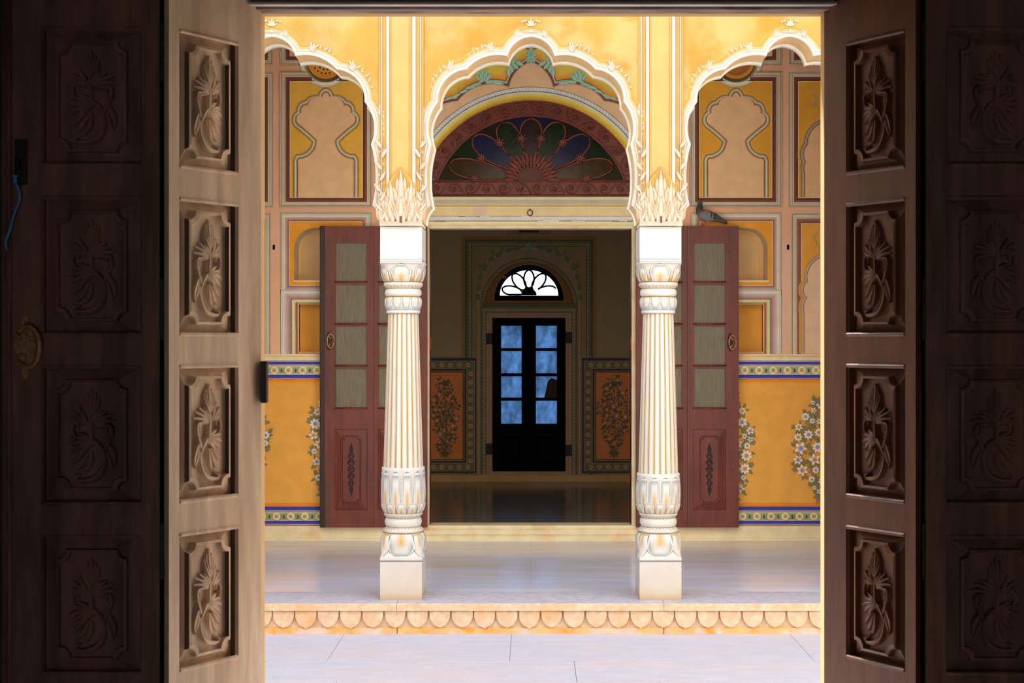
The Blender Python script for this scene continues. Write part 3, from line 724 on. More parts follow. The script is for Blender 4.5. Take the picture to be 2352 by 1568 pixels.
def side_bay(sg):
    g = (lambda x: x) if sg < 0 else mir
    def R(x0, y0, x1, y1): a, c = sorted((g(x0), g(x1))); return (a, y0, c, y1)
    cx = g(748.5); dimm = (1.0 if sg < 0 else .93)
    # --- upper framed panel with keyhole arch
    r = R(667,188,832,453); p = Paint(BW); p.rect(*r[:2], *r[2:], YEL if sg < 0 else YEL2); p.frame(r, FR, cut=(g(748),139,52))
    p.build('painted_frame', M['fresco'], wb)
    p = Paint(BW, 1)
    p.lobed(KEY, cx, [(6.5,2.5,YEL,(196,128,40)),(2.5,1,(120,84,50),(104,74,50)),(1,-2,(150,150,118),(168,166,136)),(-2,-3.4,(206,204,178),(206,204,178)),(-3.4,-6,(140,136,108),(150,144,116)),(-6,-7.6,(110,66,50),(120,70,50)),(-7.6,-11,(204,136,74),TAN)])
    p.fill(KEY.full(cx, -11), TAN)
    p.build('keyhole_arch', M['fresco'], wb)
    # --- neighbouring frames towards the frame edge of the picture (row 1, above and the tall one)
    x0_, x1_ = 440, 604.5
    r = R(x0_,188,x1_,453); p = Paint(BW); p.rect(*r[:2], *r[2:], YEL if sg < 0 else YEL2); p.frame(r, FR); p.build('painted_frame', M['fresco'], wb)
    p = Paint(BW, 1); c2 = g(522)
    K2 = Lobes([((0,262),(-22,272),(-43,283)), ((-43,283),(-62,304),(-68,330)), ((-68,330),(-77,350),(-73,372)), ((-73,372),(-76,384),(-75,396))], n=6, straight=453)
    p.lobed(K2, c2, [(8,2,YEL,(196,128,40)),(2,.8,(90,64,60),(90,64,60)),(.8,-4.5,(150,140,124),(158,150,134)),(-4.5,-6,(96,60,56),(96,60,56)),(-6,-9,(196,134,84),TAN)]); p.fill(K2.full(c2,-9), TAN)
    for s_ in (-1, 1):
        p.line([(c2+s_*52, 214), (c2+s_*44, 222), (c2+s_*42, 233), (c2+s_*52, 245)], 4.5, (150,140,124))
    p.build('keyhole_arch', M['fresco'], wb)
    for (a, b_, ft) in ((667,832,-60),(440,604.5,-60)):
        r = R(a,ft,b_,128); p = Paint(BW); p.rect(r[0], r[1], r[2], 86, TAN); p.frame(r, FR, cut=(g(748),139,52)); p.build('painted_frame', M['fresco'], wb)
    # --- roundel
    ry = 139; p = Paint(BW, 3); k = g(748)
    for r0, r1, c0, c1 in ((50,52,(150,120,80),(228,208,178)),(52,58,(236,222,196),(222,200,168)),(58,59.5,(150,176,150),(140,168,140)),(59.5,61,(206,196,160),(206,196,160)),(61,62,(124,110,80),(124,110,80))):
        p.arc(k, ry, r0, r1, c0, c1, 0, 360, 60)
    p.build('roundel_ring', M['fresco'], wb)
    m_ = MB(); n_ = 48; P = BW; dp = (0,.03,.035,.055,.055); rr = (49.6,48,45,44,1); cc = [(206,186,140),(150,136,96),(96,86,52),(110,96,58),(226,96,38) if sg < 0 else (196,112,40)]  # shade inside the recess is painted into the dark olive rings
    rings = [[(P.X(k+rd*cos(2*pi*i/n_)), BW.D+d_, P.Z(ry+rd*sin(2*pi*i/n_))) for i in range(n_)] for rd, d_ in zip(rr, dp)]
    cs = []
    for c_ in cc: cs += [P.col(c_)]*n_
    m_.loft(rings, cs, cap0=False); m_.build('roundel_recess', M['fresco'], wb)
    PJ = Plane(BW.D+.05, BW.g); j = Paint(PJ)
    j.arc(k, ry, 34, 42, (222,110,44), (200,150,50), 0, 360, 40); j.up()
    if sg < 0:
        j.disc(k, ry, 34, (232,150,56), (238,150,48), n=32); j.up()
        for q_ in range(24): j.rect(0,0,0,0,(0,0,0)) if False else None
        for rad, n2, L in ((30,20,6),(21,14,6),(12,8,5)):
            for q_ in range(n2):
                a = 2*pi*q_/n2; ca, sa = cos(a), sin(a); t_ = (-sa, ca)
                j.fill([(k+ca*(rad-2)+t_[0]*L*.4, ry+sa*(rad-2)+t_[1]*L*.4), (k+ca*(rad+2)+t_[0]*L*.4, ry+sa*(rad+2)+t_[1]*L*.4), (k+ca*(rad+2)-t_[0]*L*.4, ry+sa*(rad+2)-t_[1]*L*.4), (k+ca*(rad-2)-t_[0]*L*.4, ry+sa*(rad-2)-t_[1]*L*.4)], (84,50,24))
    j.build('roundel_lattice', M['fresco'], wb)
    # --- niche frame (row 2)
    FR2 = [(0,1.6,CRM,CRM),(1.6,11,(116,78,72),(196,160,146)),(11,13,(214,176,152),(214,184,160)),(13,14.5,WH2,WH2),(14.5,17,(160,186,166),(160,186,166)),(17,18.4,WH2,WH2),(18.4,19.4,BLK,BLK),(19.4,21,(212,176,146),(206,166,134)),(21,22,RED,RED)]
    r = R(665.5,509.5,831,654.5)
    ni = NICHE.full(g(748)); nj = NICHE.full(g(748), -.6); big = [(r[0],r[1]),(r[0],r[3]),(r[2],r[3]),(r[2],r[1])]
    p = Paint(BW); P = BW
    loops = [[P.P(q) for q in big], [P.P(q) for q in ni]]
    flat = [q for lp in loops for q in lp]; tr = tessellate_polygon([[Vector((q[0],q[1],0)) for q in lp] for lp in loops])
    tr = [t if (flat[t[1]][0]-flat[t[0]][0])*(flat[t[2]][1]-flat[t[0]][1])-(flat[t[1]][1]-flat[t[0]][1])*(flat[t[2]][0]-flat[t[0]][0]) > 0 else (t[0],t[2],t[1]) for t in tr]
    yy = p.y(); p.add([(q[0], yy, q[1]) for q in flat], tr, P.col(ORG))
    p.frame(r, FR2); p.build('niche_frame', M['fresco'], wb)
    # niche recess
    m_ = MB(); n_ = len(ni)
    def rg(pts, y): return [(BW.X(a), y, BW.Z(c)) for a, c in pts]
    m_.add(rg(nj, BW.D-.0004)+rg(nj, BW.D+.19), [(i, (i+1)%n_, n_+(i+1)%n_, n_+i) for i in range(n_)], [BW.col((196,176,140))]*n_+[BW.col((186,166,130))]*n_)
    m_.poly([BW.P(q) for q in nj], BW.D+.19, BW.col((200,164,116)))
    NP = Plane(BW.D+.19, BW.g)
    m_.build('niche_recess', M['fresco'], wb)
    q = Paint(Plane(BW.D+.188, BW.g)); sc = BW.D/(BW.D+.188)
    N2 = Lobes([((0,532),(-40,541),(-61,580))], n=10, straight=640)
    c3 = g(748) ; pa = [(VX+(x-VX)*sc, VY+(y-VY)*sc) for x, y in N2.full(c3, 0)]; pb_ = [(VX+(x-VX)*sc, VY+(y-VY)*sc) for x, y in N2.full(c3, 3.5)]
    q.band(pa, pb_, (206,150,70), (214,164,92)); q.build('niche_line', M['fresco'], wb)
    sill = MB(); a, c = sorted((g(674), g(822))); sill.box(BW.X(a), BW.X(c), BW.D-.008, BW.D+.18, BW.Z(647), BW.Z(643.5)); sill.build('niche_sill', M['cream'], wb)
    # --- square recess frame (row 3)
    p = Paint(BW, 2); r = R(678.5,694.5,828,812)
    FR3 = [(0,1.5,(214,196,160),(214,196,160)),(1.5,5,GRN,(190,196,160)),(5,8,(222,196,110),(214,180,96)),(8,9,(110,80,80),(110,80,80)),(9,26,(134,100,100),(206,176,166)),(26,28,WH2,WH2),(28,31,(160,186,166),(160,186,166)),(31,33,WH2,WH2),(33,34,BLK,BLK)]
    def rc3(d): x_, y_, X_, Y_ = r; return [(x_-d, 813), (x_-d, y_-d*.84), (X_+d, y_-d*.84), (X_+d, 813)]
    for d0, d1, c0, c1 in FR3: p.band(rc3(d0), rc3(d1), c0, c1)
    p.build('recess_frame', M['fresco'], wb)
    m_ = MB(); x_, y_, X_, Y_ = r; x_ += .5; y_ += .5; X_ -= .5; Y_ -= .5; r = (x_, y_, X_, Y_)
    def box_in(dep, rect, rect2, cside, cback):
        A = [(rect[0],rect[1]),(rect[2],rect[1]),(rect[2],rect[3]),(rect[0],rect[3])]; B = [(rect2[0],rect2[1]),(rect2[2],rect2[1]),(rect2[2],rect2[3]),(rect2[0],rect2[3])]
        m_.add(rg(A, BW.D+dep[0])+rg(B, BW.D+dep[1]), [(i,(i+1)%4,4+(i+1)%4,4+i) for i in range(4)], BW.col(cside))
        if cback: m_.poly([BW.P(q) for q in B[::-1]], BW.D+dep[1], BW.col(cback))
    box_in((0,.10), r, r, (196,140,84), None)
    r2 = (x_+3, y_+4, X_-3, Y_-4)
    m_.add(rg([(x_,y_),(X_,y_),(X_,Y_),(x_,Y_)], BW.D+.10)+rg([(r2[0],r2[1]),(r2[2],r2[1]),(r2[2],r2[3]),(r2[0],r2[3])], BW.D+.10), [(i,(i+1)%4,4+(i+1)%4,4+i) for i in range(4)], BW.col((206,170,130)))
    box_in((.10,.15), r2, r2, (110,70,44), (206,146,56))
    m_.build('square_recess', M['fresco'], wb)
    # --- tall outer frame beside (row 2+3)
    r = R(440,514,597.5,811); p = Paint(BW); p.rect(*r[:2], *r[2:], (206,146,54)); 
    FR4 = [(0,1.6,CRM,CRM),(1.6,12,(110,64,56),(150,100,88)),(12,14.5,(214,170,140),(216,184,156)),(14.5,15.3,BLK,BLK),(15.3,16.5,WH2,WH2),(16.5,19.5,(160,176,146),(160,176,146)),(19.5,20.5,WH2,WH2),(20.5,21.5,BLK,BLK),(21.5,23,(212,176,146),(206,166,134)),(23,24,RED,RED)]
    def rc4(d): x_, y_, X_, Y_ = r; return [(x_-d, 813), (x_-d, y_-d), (X_+d, y_-d), (X_+d, 813)]
    for d0, d1, c0, c1 in FR4: p.band(rc4(d0), rc4(d1), c0, c1)
    p.build('painted_frame', M['fresco'], wb)
    p = Paint(BW, 1); c4 = g(520)
    K4 = Lobes([((0,575),(-22,582),(-42,590)), ((-42,590),(-63,612),(-69,645)), ((-69,645),(-78,664),(-71,684)), ((-71,684),(-77,700),(-76,720))], n=6, straight=811)
    p.lobed(K4, c4, [(7,2,(206,146,54),(190,120,50)),(2,-3,(150,142,110),(170,164,134)),(-3,-4.5,(120,84,66),(120,84,66)),(-4.5,-8,(206,150,100),(206,174,140))]); p.fill(K4.full(c4,-8), (206,174,140))
    for s_ in (-1,1): p.line([(c4+s_*40, 532), (c4+s_*50, 545), (c4+s_*44, 556), (c4+s_*34, 572)], 4, (150,142,110))
    p.build('keyhole_arch', M['fresco'], wb)
    # --- ledge, tile borders and flowered dado
    X0, X1 = (sorted((g(-200), g(979))))
    p = Paint(BW)
    for y0, y1, c in ((816,819,(206,176,130)),(828,829,(60,50,60)),(829,830.5,(196,180,160)),(830.5,837,(52,54,158)),(837,838.2,(206,196,180)),(838.2,839.5,(70,60,60)),(839.5,841,(206,190,160)),(841,859,(162,160,120)),
                      (859,860.3,(206,190,160)),(860.3,861.2,(70,60,60)),(861.2,868,(52,54,158)),(868,869.2,(206,196,180)),(869.2,870.5,(70,50,50)),
                      (1163,1164.3,(60,50,60)),(1164.3,1171.5,(52,54,158)),(1171.5,1172.5,(206,196,180)),(1172.5,1174,(60,50,60)),(1174,1175.5,(206,190,160)),(1175.5,1194,(162,160,120)),(1194,1195.3,(206,190,160)),(1195.3,1196.3,(70,60,60)),(1196.3,1203,(52,54,158)),(1203,1204,(206,196,180)),(1204,1206,(80,56,56))):
        p.rect(X0, y0, X1, y1, c)
    p.rect(X0, 870.5, X1, 876, (210,124,30)); p.rect(X0, 876, X1, 884, (210,136,46), (212,148,62)); p.rect(X0, 884, X1, 1150, (212,148,62), (212,150,66))
    p.rect(X0, 1150, X1, 1156, (212,150,66), (210,136,50)); p.rect(X0, 1156, X1, 1163, (208,122,36))
    p.up()
    tile_row(p, X0, X1, 850, 18.5, phase=(g(630.5)-X0) % 32.6, dim=.97); tile_row(p, X0, X1, 1185, 18.5, phase=(g(636)-X0) % 32.6, dim=.97)
    p.build('painted_tile_border', M['fresco'], wb)
    p = Paint(BW, 4); dado_bush(p, g(760), 888, 1172, 55, 11 if sg < 0 else 12); dado_bush(p, g(552), 905, 1150, 74, 21 if sg < 0 else 22)
    p.build('painted_flower_bush', M['fresco'], wb)
    a, c = BW.X(X0), BW.X(X1)
    rel(boxo('ledge_moulding', a, c, BW.D-.012, BW.D+.0, BW.Z(828), BW.Z(819), M['cream'], bevel=.004), wb)
    rel(boxo('ledge_moulding', a, c, BW.D-.006, BW.D+.0, BW.Z(816), BW.Z(813), M['cream'], bevel=.002), wb)
    struct(boxo('baseboard_left' if sg < 0 else 'baseboard_right', BW.X(-200) if sg < 0 else BW.X(1462), BW.X(977) if sg < 0 else BW.X(2640), BW.D-.02, BW.D+.001, VF-.002, BW.Z(1207), M['cream'], bevel=.004))
    struct(boxo('baseboard_left_foot' if sg < 0 else 'baseboard_right_foot', BW.X(-200) if sg < 0 else BW.X(1462), BW.X(977) if sg < 0 else BW.X(2640), BW.D-.035, BW.D-.02, VF-.002, BW.Z(1234), M['cream'], bevel=.003))
    boxo('wall_slot', BW.X(g(629)-2.5), BW.X(g(629)+2.5), BW.D-.003, BW.D+.001, BW.Z(573), BW.Z(562), M['black_wood'], wb)
side_bay(-1); side_bay(1)

# ---- middle bay: painted spandrel, rope arch, bands round the doorway
CXM = 1219.5
BW_ = BW; BW = Plane(11.65, (1.64, 1.58, 1.68))          # higher paint gain: extra light on the middle bay is put into its colours
SP = Lobes([((0,137),(-37,160),(-54.5,193)), ((-54.5,193),(-120,192),(-171,227)), ((-171,227),(-215,240),(-262,290))], n=10)
p = Paint(BW); p.rect(900, 40, 1539, 452, (206,172,132))
p.up(); p.fill([(900,40),(900,290)]+SP.full(CXM, 0)+[(1539,290),(1539,40)], (214,182,74)); p.up()
p.lobed(SP, CXM, [(22,6,(214,182,74),(196,124,36)),(6,4.6,(96,64,50),(96,64,50)),(4.6,2.6,(110,150,120),(130,160,130)),(2.6,1,(214,204,180),(214,204,180)),(1,-.6,(96,70,66),(96,70,66)),(-.6,-4.8,(98,62,60),(122,84,78)),(-4.8,-8,(176,136,100),(206,172,132))])
CY, RR = 497, 265
for r0, r1, c0, c1 in ((265,266.5,(196,146,96),(196,146,96)),(266.5,274,(206,170,60),(206,166,54)),(274,283,(212,178,70),(222,198,130)),(283,285.5,(214,206,180),(214,206,180)),(285.5,287,(130,176,190),(130,176,190)),(287,288.3,(66,50,50),(66,50,50)),(288.3,296.5,(212,208,196),(222,214,196)),(296.5,297.7,(90,96,90),(90,96,90))):
    p.arc(CXM, CY, r0, r1, c0, c1, 5, 175, 90)
p.build('painted_spandrel', M['fresco'], wb)
q = Paint(BW, 5)
def rope(q, pts_fn, n, w, c=(120,140,130)):
    for i in range(n):
        (x0, y0), (x1, y1) = pts_fn((i+.15)/n, 0), pts_fn((i+.75)/n, 1); q.line([(x0,y0),(x1,y1)], w, c)
rope(q, lambda u, s: (CXM+(288.6+7.6*s)*cos(radians(10+160*u)), CY-(288.6+7.6*s)*sin(radians(10+160*u))), 100, .8)
GC, GC2 = (84,150,128), (146,190,168)
for s_ in (-1, 1):                                     # acanthus along the cusped line
    for (x, y, a, L, w) in ((18,150,20,20,6),(30,158,40,22,6),(42,166,60,26,7),(50,176,80,22,6),(42,150,100,18,5),(46,145,70,16,5),(40,140,120,14,4),
                            (86,192,175,26,5),(104,190,168,26,5),(120,190,150,22,5),(134,196,165,22,5),(150,204,160,24,5),(164,214,155,22,4),
                            (108,186,100,26,7),(112,186,75,24,7),(104,186,125,22,6),(118,184,50,18,5),(112,176,90,22,5),(180,224,150,20,4),(196,230,150,18,4)):
        q.leaf(CXM+s_*x, y, a if s_ > 0 else 180-a, L, w, GC, GC2, bend=.3*s_)
for a, L in ((90,24),(60,16),(120,16),(270,22),(240,18),(300,18),(20,14),(160,14),(-30,14),(210,14)): q.leaf(CXM, 130, a, L, 4.5, (70,140,128), (140,190,176))
for s_ in (-1,1): q.leaf(CXM+s_*4, 112, 90-s_*70, 16, 5, (104,62,60), (130,84,74))
q.build('painted_acanthus', M['fresco'], wb)
p = Paint(BW)
for y0, y1, c in ((452,456,(232,214,160)),(456,459,(214,190,120)),(459,461.5,(132,170,166)),(461.5,463,(206,196,170)),(463,464,(110,96,70)),(464,472.5,(190,178,140)),(472.5,473.6,(120,104,70)),(473.6,496,(212,184,134)),(496,497.2,(120,96,84)),(497.2,506.5,(214,206,196)),(506.5,508,(96,66,50)),(508,517,(224,198,148))):
    p.rect(972, y0, 1467, y1, c)
p.up()
for y0, y1, n_ in ((465,471.5,88),(498.5,505.5,70)): rope(p, lambda u, s: (978+483*u+s*2.5, y0 if s else y1), n_, .7, (130,146,126))
rng = random.Random(3)
for k in range(16):
    x = rng.uniform(985,1440); y = rng.choice((507.2,508,497)); p.rect(x, y-.6, x+rng.uniform(10,40), y+.8, (226,212,190) if k % 2 else (96,66,50))
p.fill([(1090,474),(1100,473.8),(1118,474),(1116,494),(1096,495),(1086,490),(1092,484)], (196,176,150))
p.build('painted_lintel_bands', M['fresco'], wb)
m_ = MB(); m_.tube([BW.P((CXM-2+6*cos(t), 489+6.5*sin(t)))[:1]+(BW.D-.012,)+BW.P((0, 489+6.5*sin(t)))[1:] for t in [2*pi*i/20 for i in range(21)]], .0035, 6)
m_.tube([(BW.X(CXM-2), BW.D+.005, BW.Z(482)), (BW.X(CXM-2), BW.D-.02, BW.Z(482))], .006, 6); m_.build('ring_hook', M['iron'], wb)
BW = BW_
# cream timber frame round the doorway + stepped threshold
df = solo('door_frame', (0, BW.D, RF))
for nm, x0, y0, x1, y1, d in (('frame_head',978,517,1461,525,.012),('frame_jamb',978,525,986.5,1206,.012),('frame_jamb',1450.5,525,1460,1206,.012)):
    rel(boxo(nm, BW.X(x0), BW.X(x1), BW.D-d, BW.D+.02, BW.Z(y1), BW.Z(y0), M['cream'], bevel=.003), df)
for i, (y0, y1, d) in enumerate(((1205,1213,.03),(1213,1216,.022),(1216,1226,.035),(1226,1229,.026),(1229,1240.5,.045))):
    rel(boxo('threshold_step', BW.X(972), BW.X(1467), BW.D-d, BW.D+.15, BW.Z(y1)-.001, BW.Z(y0), M['cream'], bevel=.002), df)
rel(boxo('reveal', BW.X(984), BW.X(987.2), BW.D+.018, BW.D+.15, BW.Z(1206), BW.Z(525), M['wood_red'], bevel=0), df)
rel(boxo('reveal', BW.X(1449.8), BW.X(1453), BW.D+.018, BW.D+.15, BW.Z(1206), BW.Z(525), M['wood_red'], bevel=0), df)
HP = mat('red_lead_paint', (170,60,30), .6, gain=1.3)
rel(boxo('hinge_plate', BW.X(987), BW.X(989), BW.D-.002, BW.D+.05, BW.Z(803), BW.Z(774), HP), df)
rel(boxo('hinge_plate', BW.X(1448.6), BW.X(1450), BW.D-.002, BW.D+.05, BW.Z(803), BW.Z(774), HP), df)

# ================================================================== CARVED FANLIGHT over the doorway
fan = empty('fanlight', (0, BW.D-.02, BW.Z(452)))
setp(fan, 'carved red-brown wooden fanlight with coloured glass petals over the doorway', 'window')
FP = Plane(BW.D-.002)
def fx(p_): return FP.P(p_)
def arcpts(r, ylim, n=60):
    a0 = math.asin((CY-ylim)/r); return [(CXM+r*cos(a0+(pi-2*a0)*i/n), CY-r*sin(a0+(pi-2*a0)*i/n)) for i in range(n+1)]
outl = arcpts(264.5, 452); inl = arcpts(228, 415)
m_ = MB(); m_.prism([fx(q_) for q_ in outl], BW.D-.035, BW.D-.003, holes=[[fx(q_) for q_ in inl]])
rel(m_.build('frame', M['fan_wood'], bevel=.004), fan)
m_ = MB()
for r_ in (262, 231.5):
    A = arcpts(r_, 452 if r_ > 250 else 416, 60); m_.tube([(FP.X(x), BW.D-.036, FP.Z(y)) for x, y in A], .006, 6)
m_.tube([(FP.X(975), BW.D-.036, FP.Z(449.5)), (FP.X(1464), BW.D-.036, FP.Z(449.5))], .007, 6)
m_.tube([(FP.X(995), BW.D-.036, FP.Z(418)), (FP.X(1444), BW.D-.036, FP.Z(418))], .006, 6)
rel(m_.build('beading', M['fan_wood'], smooth=True), fan)
# scrolls and flowers carved into the frame
def carve_scroll(m_, cx, cz, ang, R_, y, flip):
    def T(px_, pz_): return (cx+px_*cos(ang)-pz_*sin(ang), cz+px_*sin(ang)+pz_*cos(ang))
    sp_ = spiral(0, 0, R_, pi*.5*flip, 1.15, 18, flip, .18)
    m_.blade([T(*q_) for q_ in sp_], lambda u: R_*.2*(1-.4*u), lambda u: .018, y)
    m_.blade([T(R_*.1, flip*R_*1.0), T(R_*.9, flip*R_*.7), T(R_*1.6, -flip*R_*.2), T(R_*2.0, -flip*R_*1.0)], lambda u: R_*.2, lambda u: .015, y)
    for k in range(5):
        a = 2*pi*k/5; m_.blade([T(0,0), T(R_*.25*cos(a), R_*.25*sin(a)), T(R_*.5*cos(a), R_*.5*sin(a))], lambda u: R_*.2*sin(pi*(.15+.8*u)), lambda u: .02, y)
    for k in range(3):
        a = flip*(-.4-.5*k)-.2; m_.blade([T(R_*1.0*cos(a), R_*1.0*sin(a)), T(R_*1.4*cos(a+.2), R_*1.4*sin(a+.2))], lambda u: R_*.17*sin(pi*(.1+.85*u)), lambda u: .014, y)
m_ = MB(); N = 16; Rm = 246.5
for i in range(N):
    th = radians(13+(180-26)*(i+.5)/N); x, y_ = CXM+Rm*cos(th), CY-Rm*sin(th)
    carve_scroll(m_, FP.X(x), FP.Z(y_), th+pi/2 if True else 0, 11.5*FP.k, BW.D-.034, 1 if i % 2 else -1)
rel(m_.build('arch_carving', M['fan_wood']), fan)['kind'] = 'stuff'
m_ = MB(); 
for i in range(12):
    x = 984+38.5*(i+.5); carve_scroll(m_, FP.X(x), FP.Z(433.5), 0, 12*FP.k, BW.D-.034, 1 if i % 2 else -1)
rel(m_.build('rail_carving', M['fan_wood']), fan)['kind'] = 'stuff'
# glass behind: sectors and petals
FC = (CXM, 415.0); AX = [(90,143,25),(117,149,25),(63,149,25),(143,166,24),(37,166,24),(169,192,22),(11,192,22)]
def ray_end(a):
    c, s = cos(radians(a)), -sin(radians(a)); ox, oy = 0, FC[1]-CY; B_ = ox*c+oy*s; C_ = ox*ox+oy*oy-229.5**2
    t = -B_+sqrt(B_*B_-C_); return (FC[0]+c*t, FC[1]+s*t)
bd = [0,11,37,63,90,117,143,169,180]; cols_ = ['olive','green','purple','blue','blue','purple','green','olive']
for i in range(8):
    m_ = MB(); ps = [FC]+[ray_end(bd[i]+(bd[i+1]-bd[i])*k/6) for k in range(7)]
    m_.prism([fx(q_) for q_ in ps], BW.D-.012, BW.D-.006); rel(m_.build('glass_pane', M['glass_'+cols_[i]]), fan)
pc_ = {90:'purple',117:'green',63:'green',143:'blue',37:'blue',169:'amber',11:'amber'}
def petal_outline(a, L, w, grow=0.0, n=20):
    ca, sa = cos(radians(a)), -sin(radians(a)); r0 = 40; pts = []
    def wd(u): return (w+grow)*(.22+.78*sin(pi/2*min(u/.62,1))**1.3) if u < .62 else (w+grow)*sqrt(max(1-((u-.62)/.38)**2.4, 0))
    L_ = L+grow
    for i in range(n+1):
        u = i/n; d = r0+(L_-r0)*u; pts.append((FC[0]+ca*d-sa*wd(u), FC[1]+sa*d+ca*wd(u)))
    for i in range(n, -1, -1):
        u = i/n; d = r0+(L_-r0)*u; pts.append((FC[0]+ca*d+sa*wd(u), FC[1]+sa*d-ca*wd(u)))
    return pts
for a, L, w in AX:
    po = petal_outline(a, L, w)
    po2 = [(x, min(y, 413.5)) for x, y in po]
    m_ = MB(); m_.prism([fx(q_) for q_ in po2[:20]+po2[21:]], BW.D-.016, BW.D-.012); rel(m_.build('glass_petal', M['glass_'+pc_[a]]), fan)
    m_ = MB(); m_.tube([(FP.X(x), BW.D-.02, FP.Z(y)) for x, y in po2], .0075, 6); rel(m_.build('petal_glazing_bar', M['fan_wood'], smooth=True), fan)
for a, d in ((103.5,98),(76.5,98),(130,112),(50,112),(156,124),(24,124),(180,128),(0,128)):     # little leaf knots where the bars meet
    x, y_ = FC[0]+d*cos(radians(a)), FC[1]-d*sin(radians(a)); m_ = MB(); y_ = min(y_, 412)
    for k in range(8):
        t = 2*pi*k/8; R_ = 12.5*FP.k; X_, Z_ = FP.X(x), FP.Z(y_)
        m_.blade([(X_, Z_), (X_+R_*.5*cos(t), Z_+R_*.5*sin(t)), (X_+R_*cos(t), Z_+R_*sin(t))], lambda u: .0095*sin(pi*(.2+.75*u)), lambda u: .014, BW.D-.026)
    rel(m_.build('leaf_knot', M['fan_wood']), fan)
m_ = MB()                                                # half sunburst
for k in range(19):
    a = radians(180*k/18); 
    for r0, r1, w_, hh in ((36,62,7,.018),):
        L = r1+(6 if k % 2 == 0 else 0); P_ = [(FC[0]+r*cos(a), FC[1]-r*sin(a)) for r in (r0, (r0+L)/2, L)]
        m_.blade([fx(q_) for q_ in P_], lambda u: w_*FP.k*sin(pi*(.25+.72*u)), lambda u: hh, BW.D-.022)
for k in range(13):
    a = radians(180*(k+.5)/13); P_ = [(FC[0]+r*cos(a), FC[1]-r*sin(a)) for r in (30, 38, 50)]; m_.blade([fx(q_) for q_ in P_], lambda u: 5*FP.k*sin(pi*(.25+.72*u)), lambda u: .022, BW.D-.028)
m_.prism([fx((FC[0]+52*cos(pi*i/24), FC[1]-52*sin(pi*i/24))) for i in range(25)], BW.D-.024, BW.D-.012)
rel(m_.build('sunburst', M['fan_wood']), fan)
m_ = MB(); m_.tube([(FP.X(FC[0]+31.5*cos(pi*i/20)), BW.D-.034, FP.Z(FC[1]-31.5*sin(pi*i/20))) for i in range(21)], .008, 6); rel(m_.build('sunburst_ring', M['fan_wood'], smooth=True), fan)
m_ = MB(); m_.prism([fx((FC[0]+31*cos(pi*i/20), FC[1]-31*sin(pi*i/20))) for i in range(21)], BW.D-.028, BW.D-.02); rel(m_.build('half_round_pane', mat('dull_mauve_panel', (84,52,44), .6, gain=1.2)), fan)

# ================================================================== VERANDA DOOR LEAVES (bifold, opened flat against the wall)
DP = Plane(11.57)
def vine(m_, cx, z0, z1, w, y, n=7):
    """slender carved vine: two strands winding round each other with buds"""
    for s_ in (-1, 1):
        pts = []
        for i in range(61):
            u = i/60; env = sin(pi*u)**.5; pts.append((cx+s_*w*.33*env*sin(u*n*pi), z0+(z1-z0)*u))
        m_.blade(pts, lambda u: w*.09, lambda u: .008, y)
    for k in range(n):
        zc = z0+(z1-z0)*(k+.5)/n; env = sin(pi*(k+.5)/n)**.5
        for s_ in (-1,1):
            m_.blade([(cx, zc), (cx+s_*w*.3*env, zc+w*.18), (cx+s_*w*.5*env, zc-w*.05)], lambda u: w*.13*sin(pi*(.15+.8*u)), lambda u: .009, y)
    for zt, d in ((z0,-1),(z1,1)):
        m_.blade([(cx, zt), (cx, zt+d*w*.4)], lambda u: w*.1*(1-u), lambda u: .008, y)
def notched(w, h, r, cx, cz, n=6):
    pts = []
    for (sx, sz, a0) in ((-1,1,0.),(-1,-1,pi/2),(1,-1,pi),(1,1,1.5*pi)):
        X_, Z_ = cx+sx*w, cz+sz*h
        for i in range(n+1):
            a = {(-1,1):(0,-pi/2),(-1,-1):(pi/2,0),(1,-1):(pi,pi/2),(1,1):(-pi/2,-pi)}[(sx,sz)]
            t = a[0]+(a[1]-a[0])*i/n; pts.append((X_+r*cos(t), Z_+r*sin(t)))
    return pts
def panel_mesh(m_, cx, cz, W, H, levels, y):
    """levels: (inset, notch radius, height above y) lofted inwards, last one closed"""
    rings = [[(p_[0], y-hgt, p_[1]) for p_ in notched(W-ins, H-(ins if not isinstance(ins, tuple) else 0), max(r, 1e-5), cx, cz)] for ins, r, hgt in levels]
    n_ = len(rings[0]); vs = []
    for r_ in rings: vs += r_
    fs = [(i*n_+j, (i+1)*n_+j, (i+1)*n_+(j+1)%n_, i*n_+(j+1)%n_)[::-1] for i in range(len(rings)-1) for j in range(n_)]
    fs = [f[::-1] for f in fs]
    m_.add(vs, fs); m_.poly([(p_[0], p_[2]) for p_ in rings[-1]], rings[-1][0][1], (1,1,1))
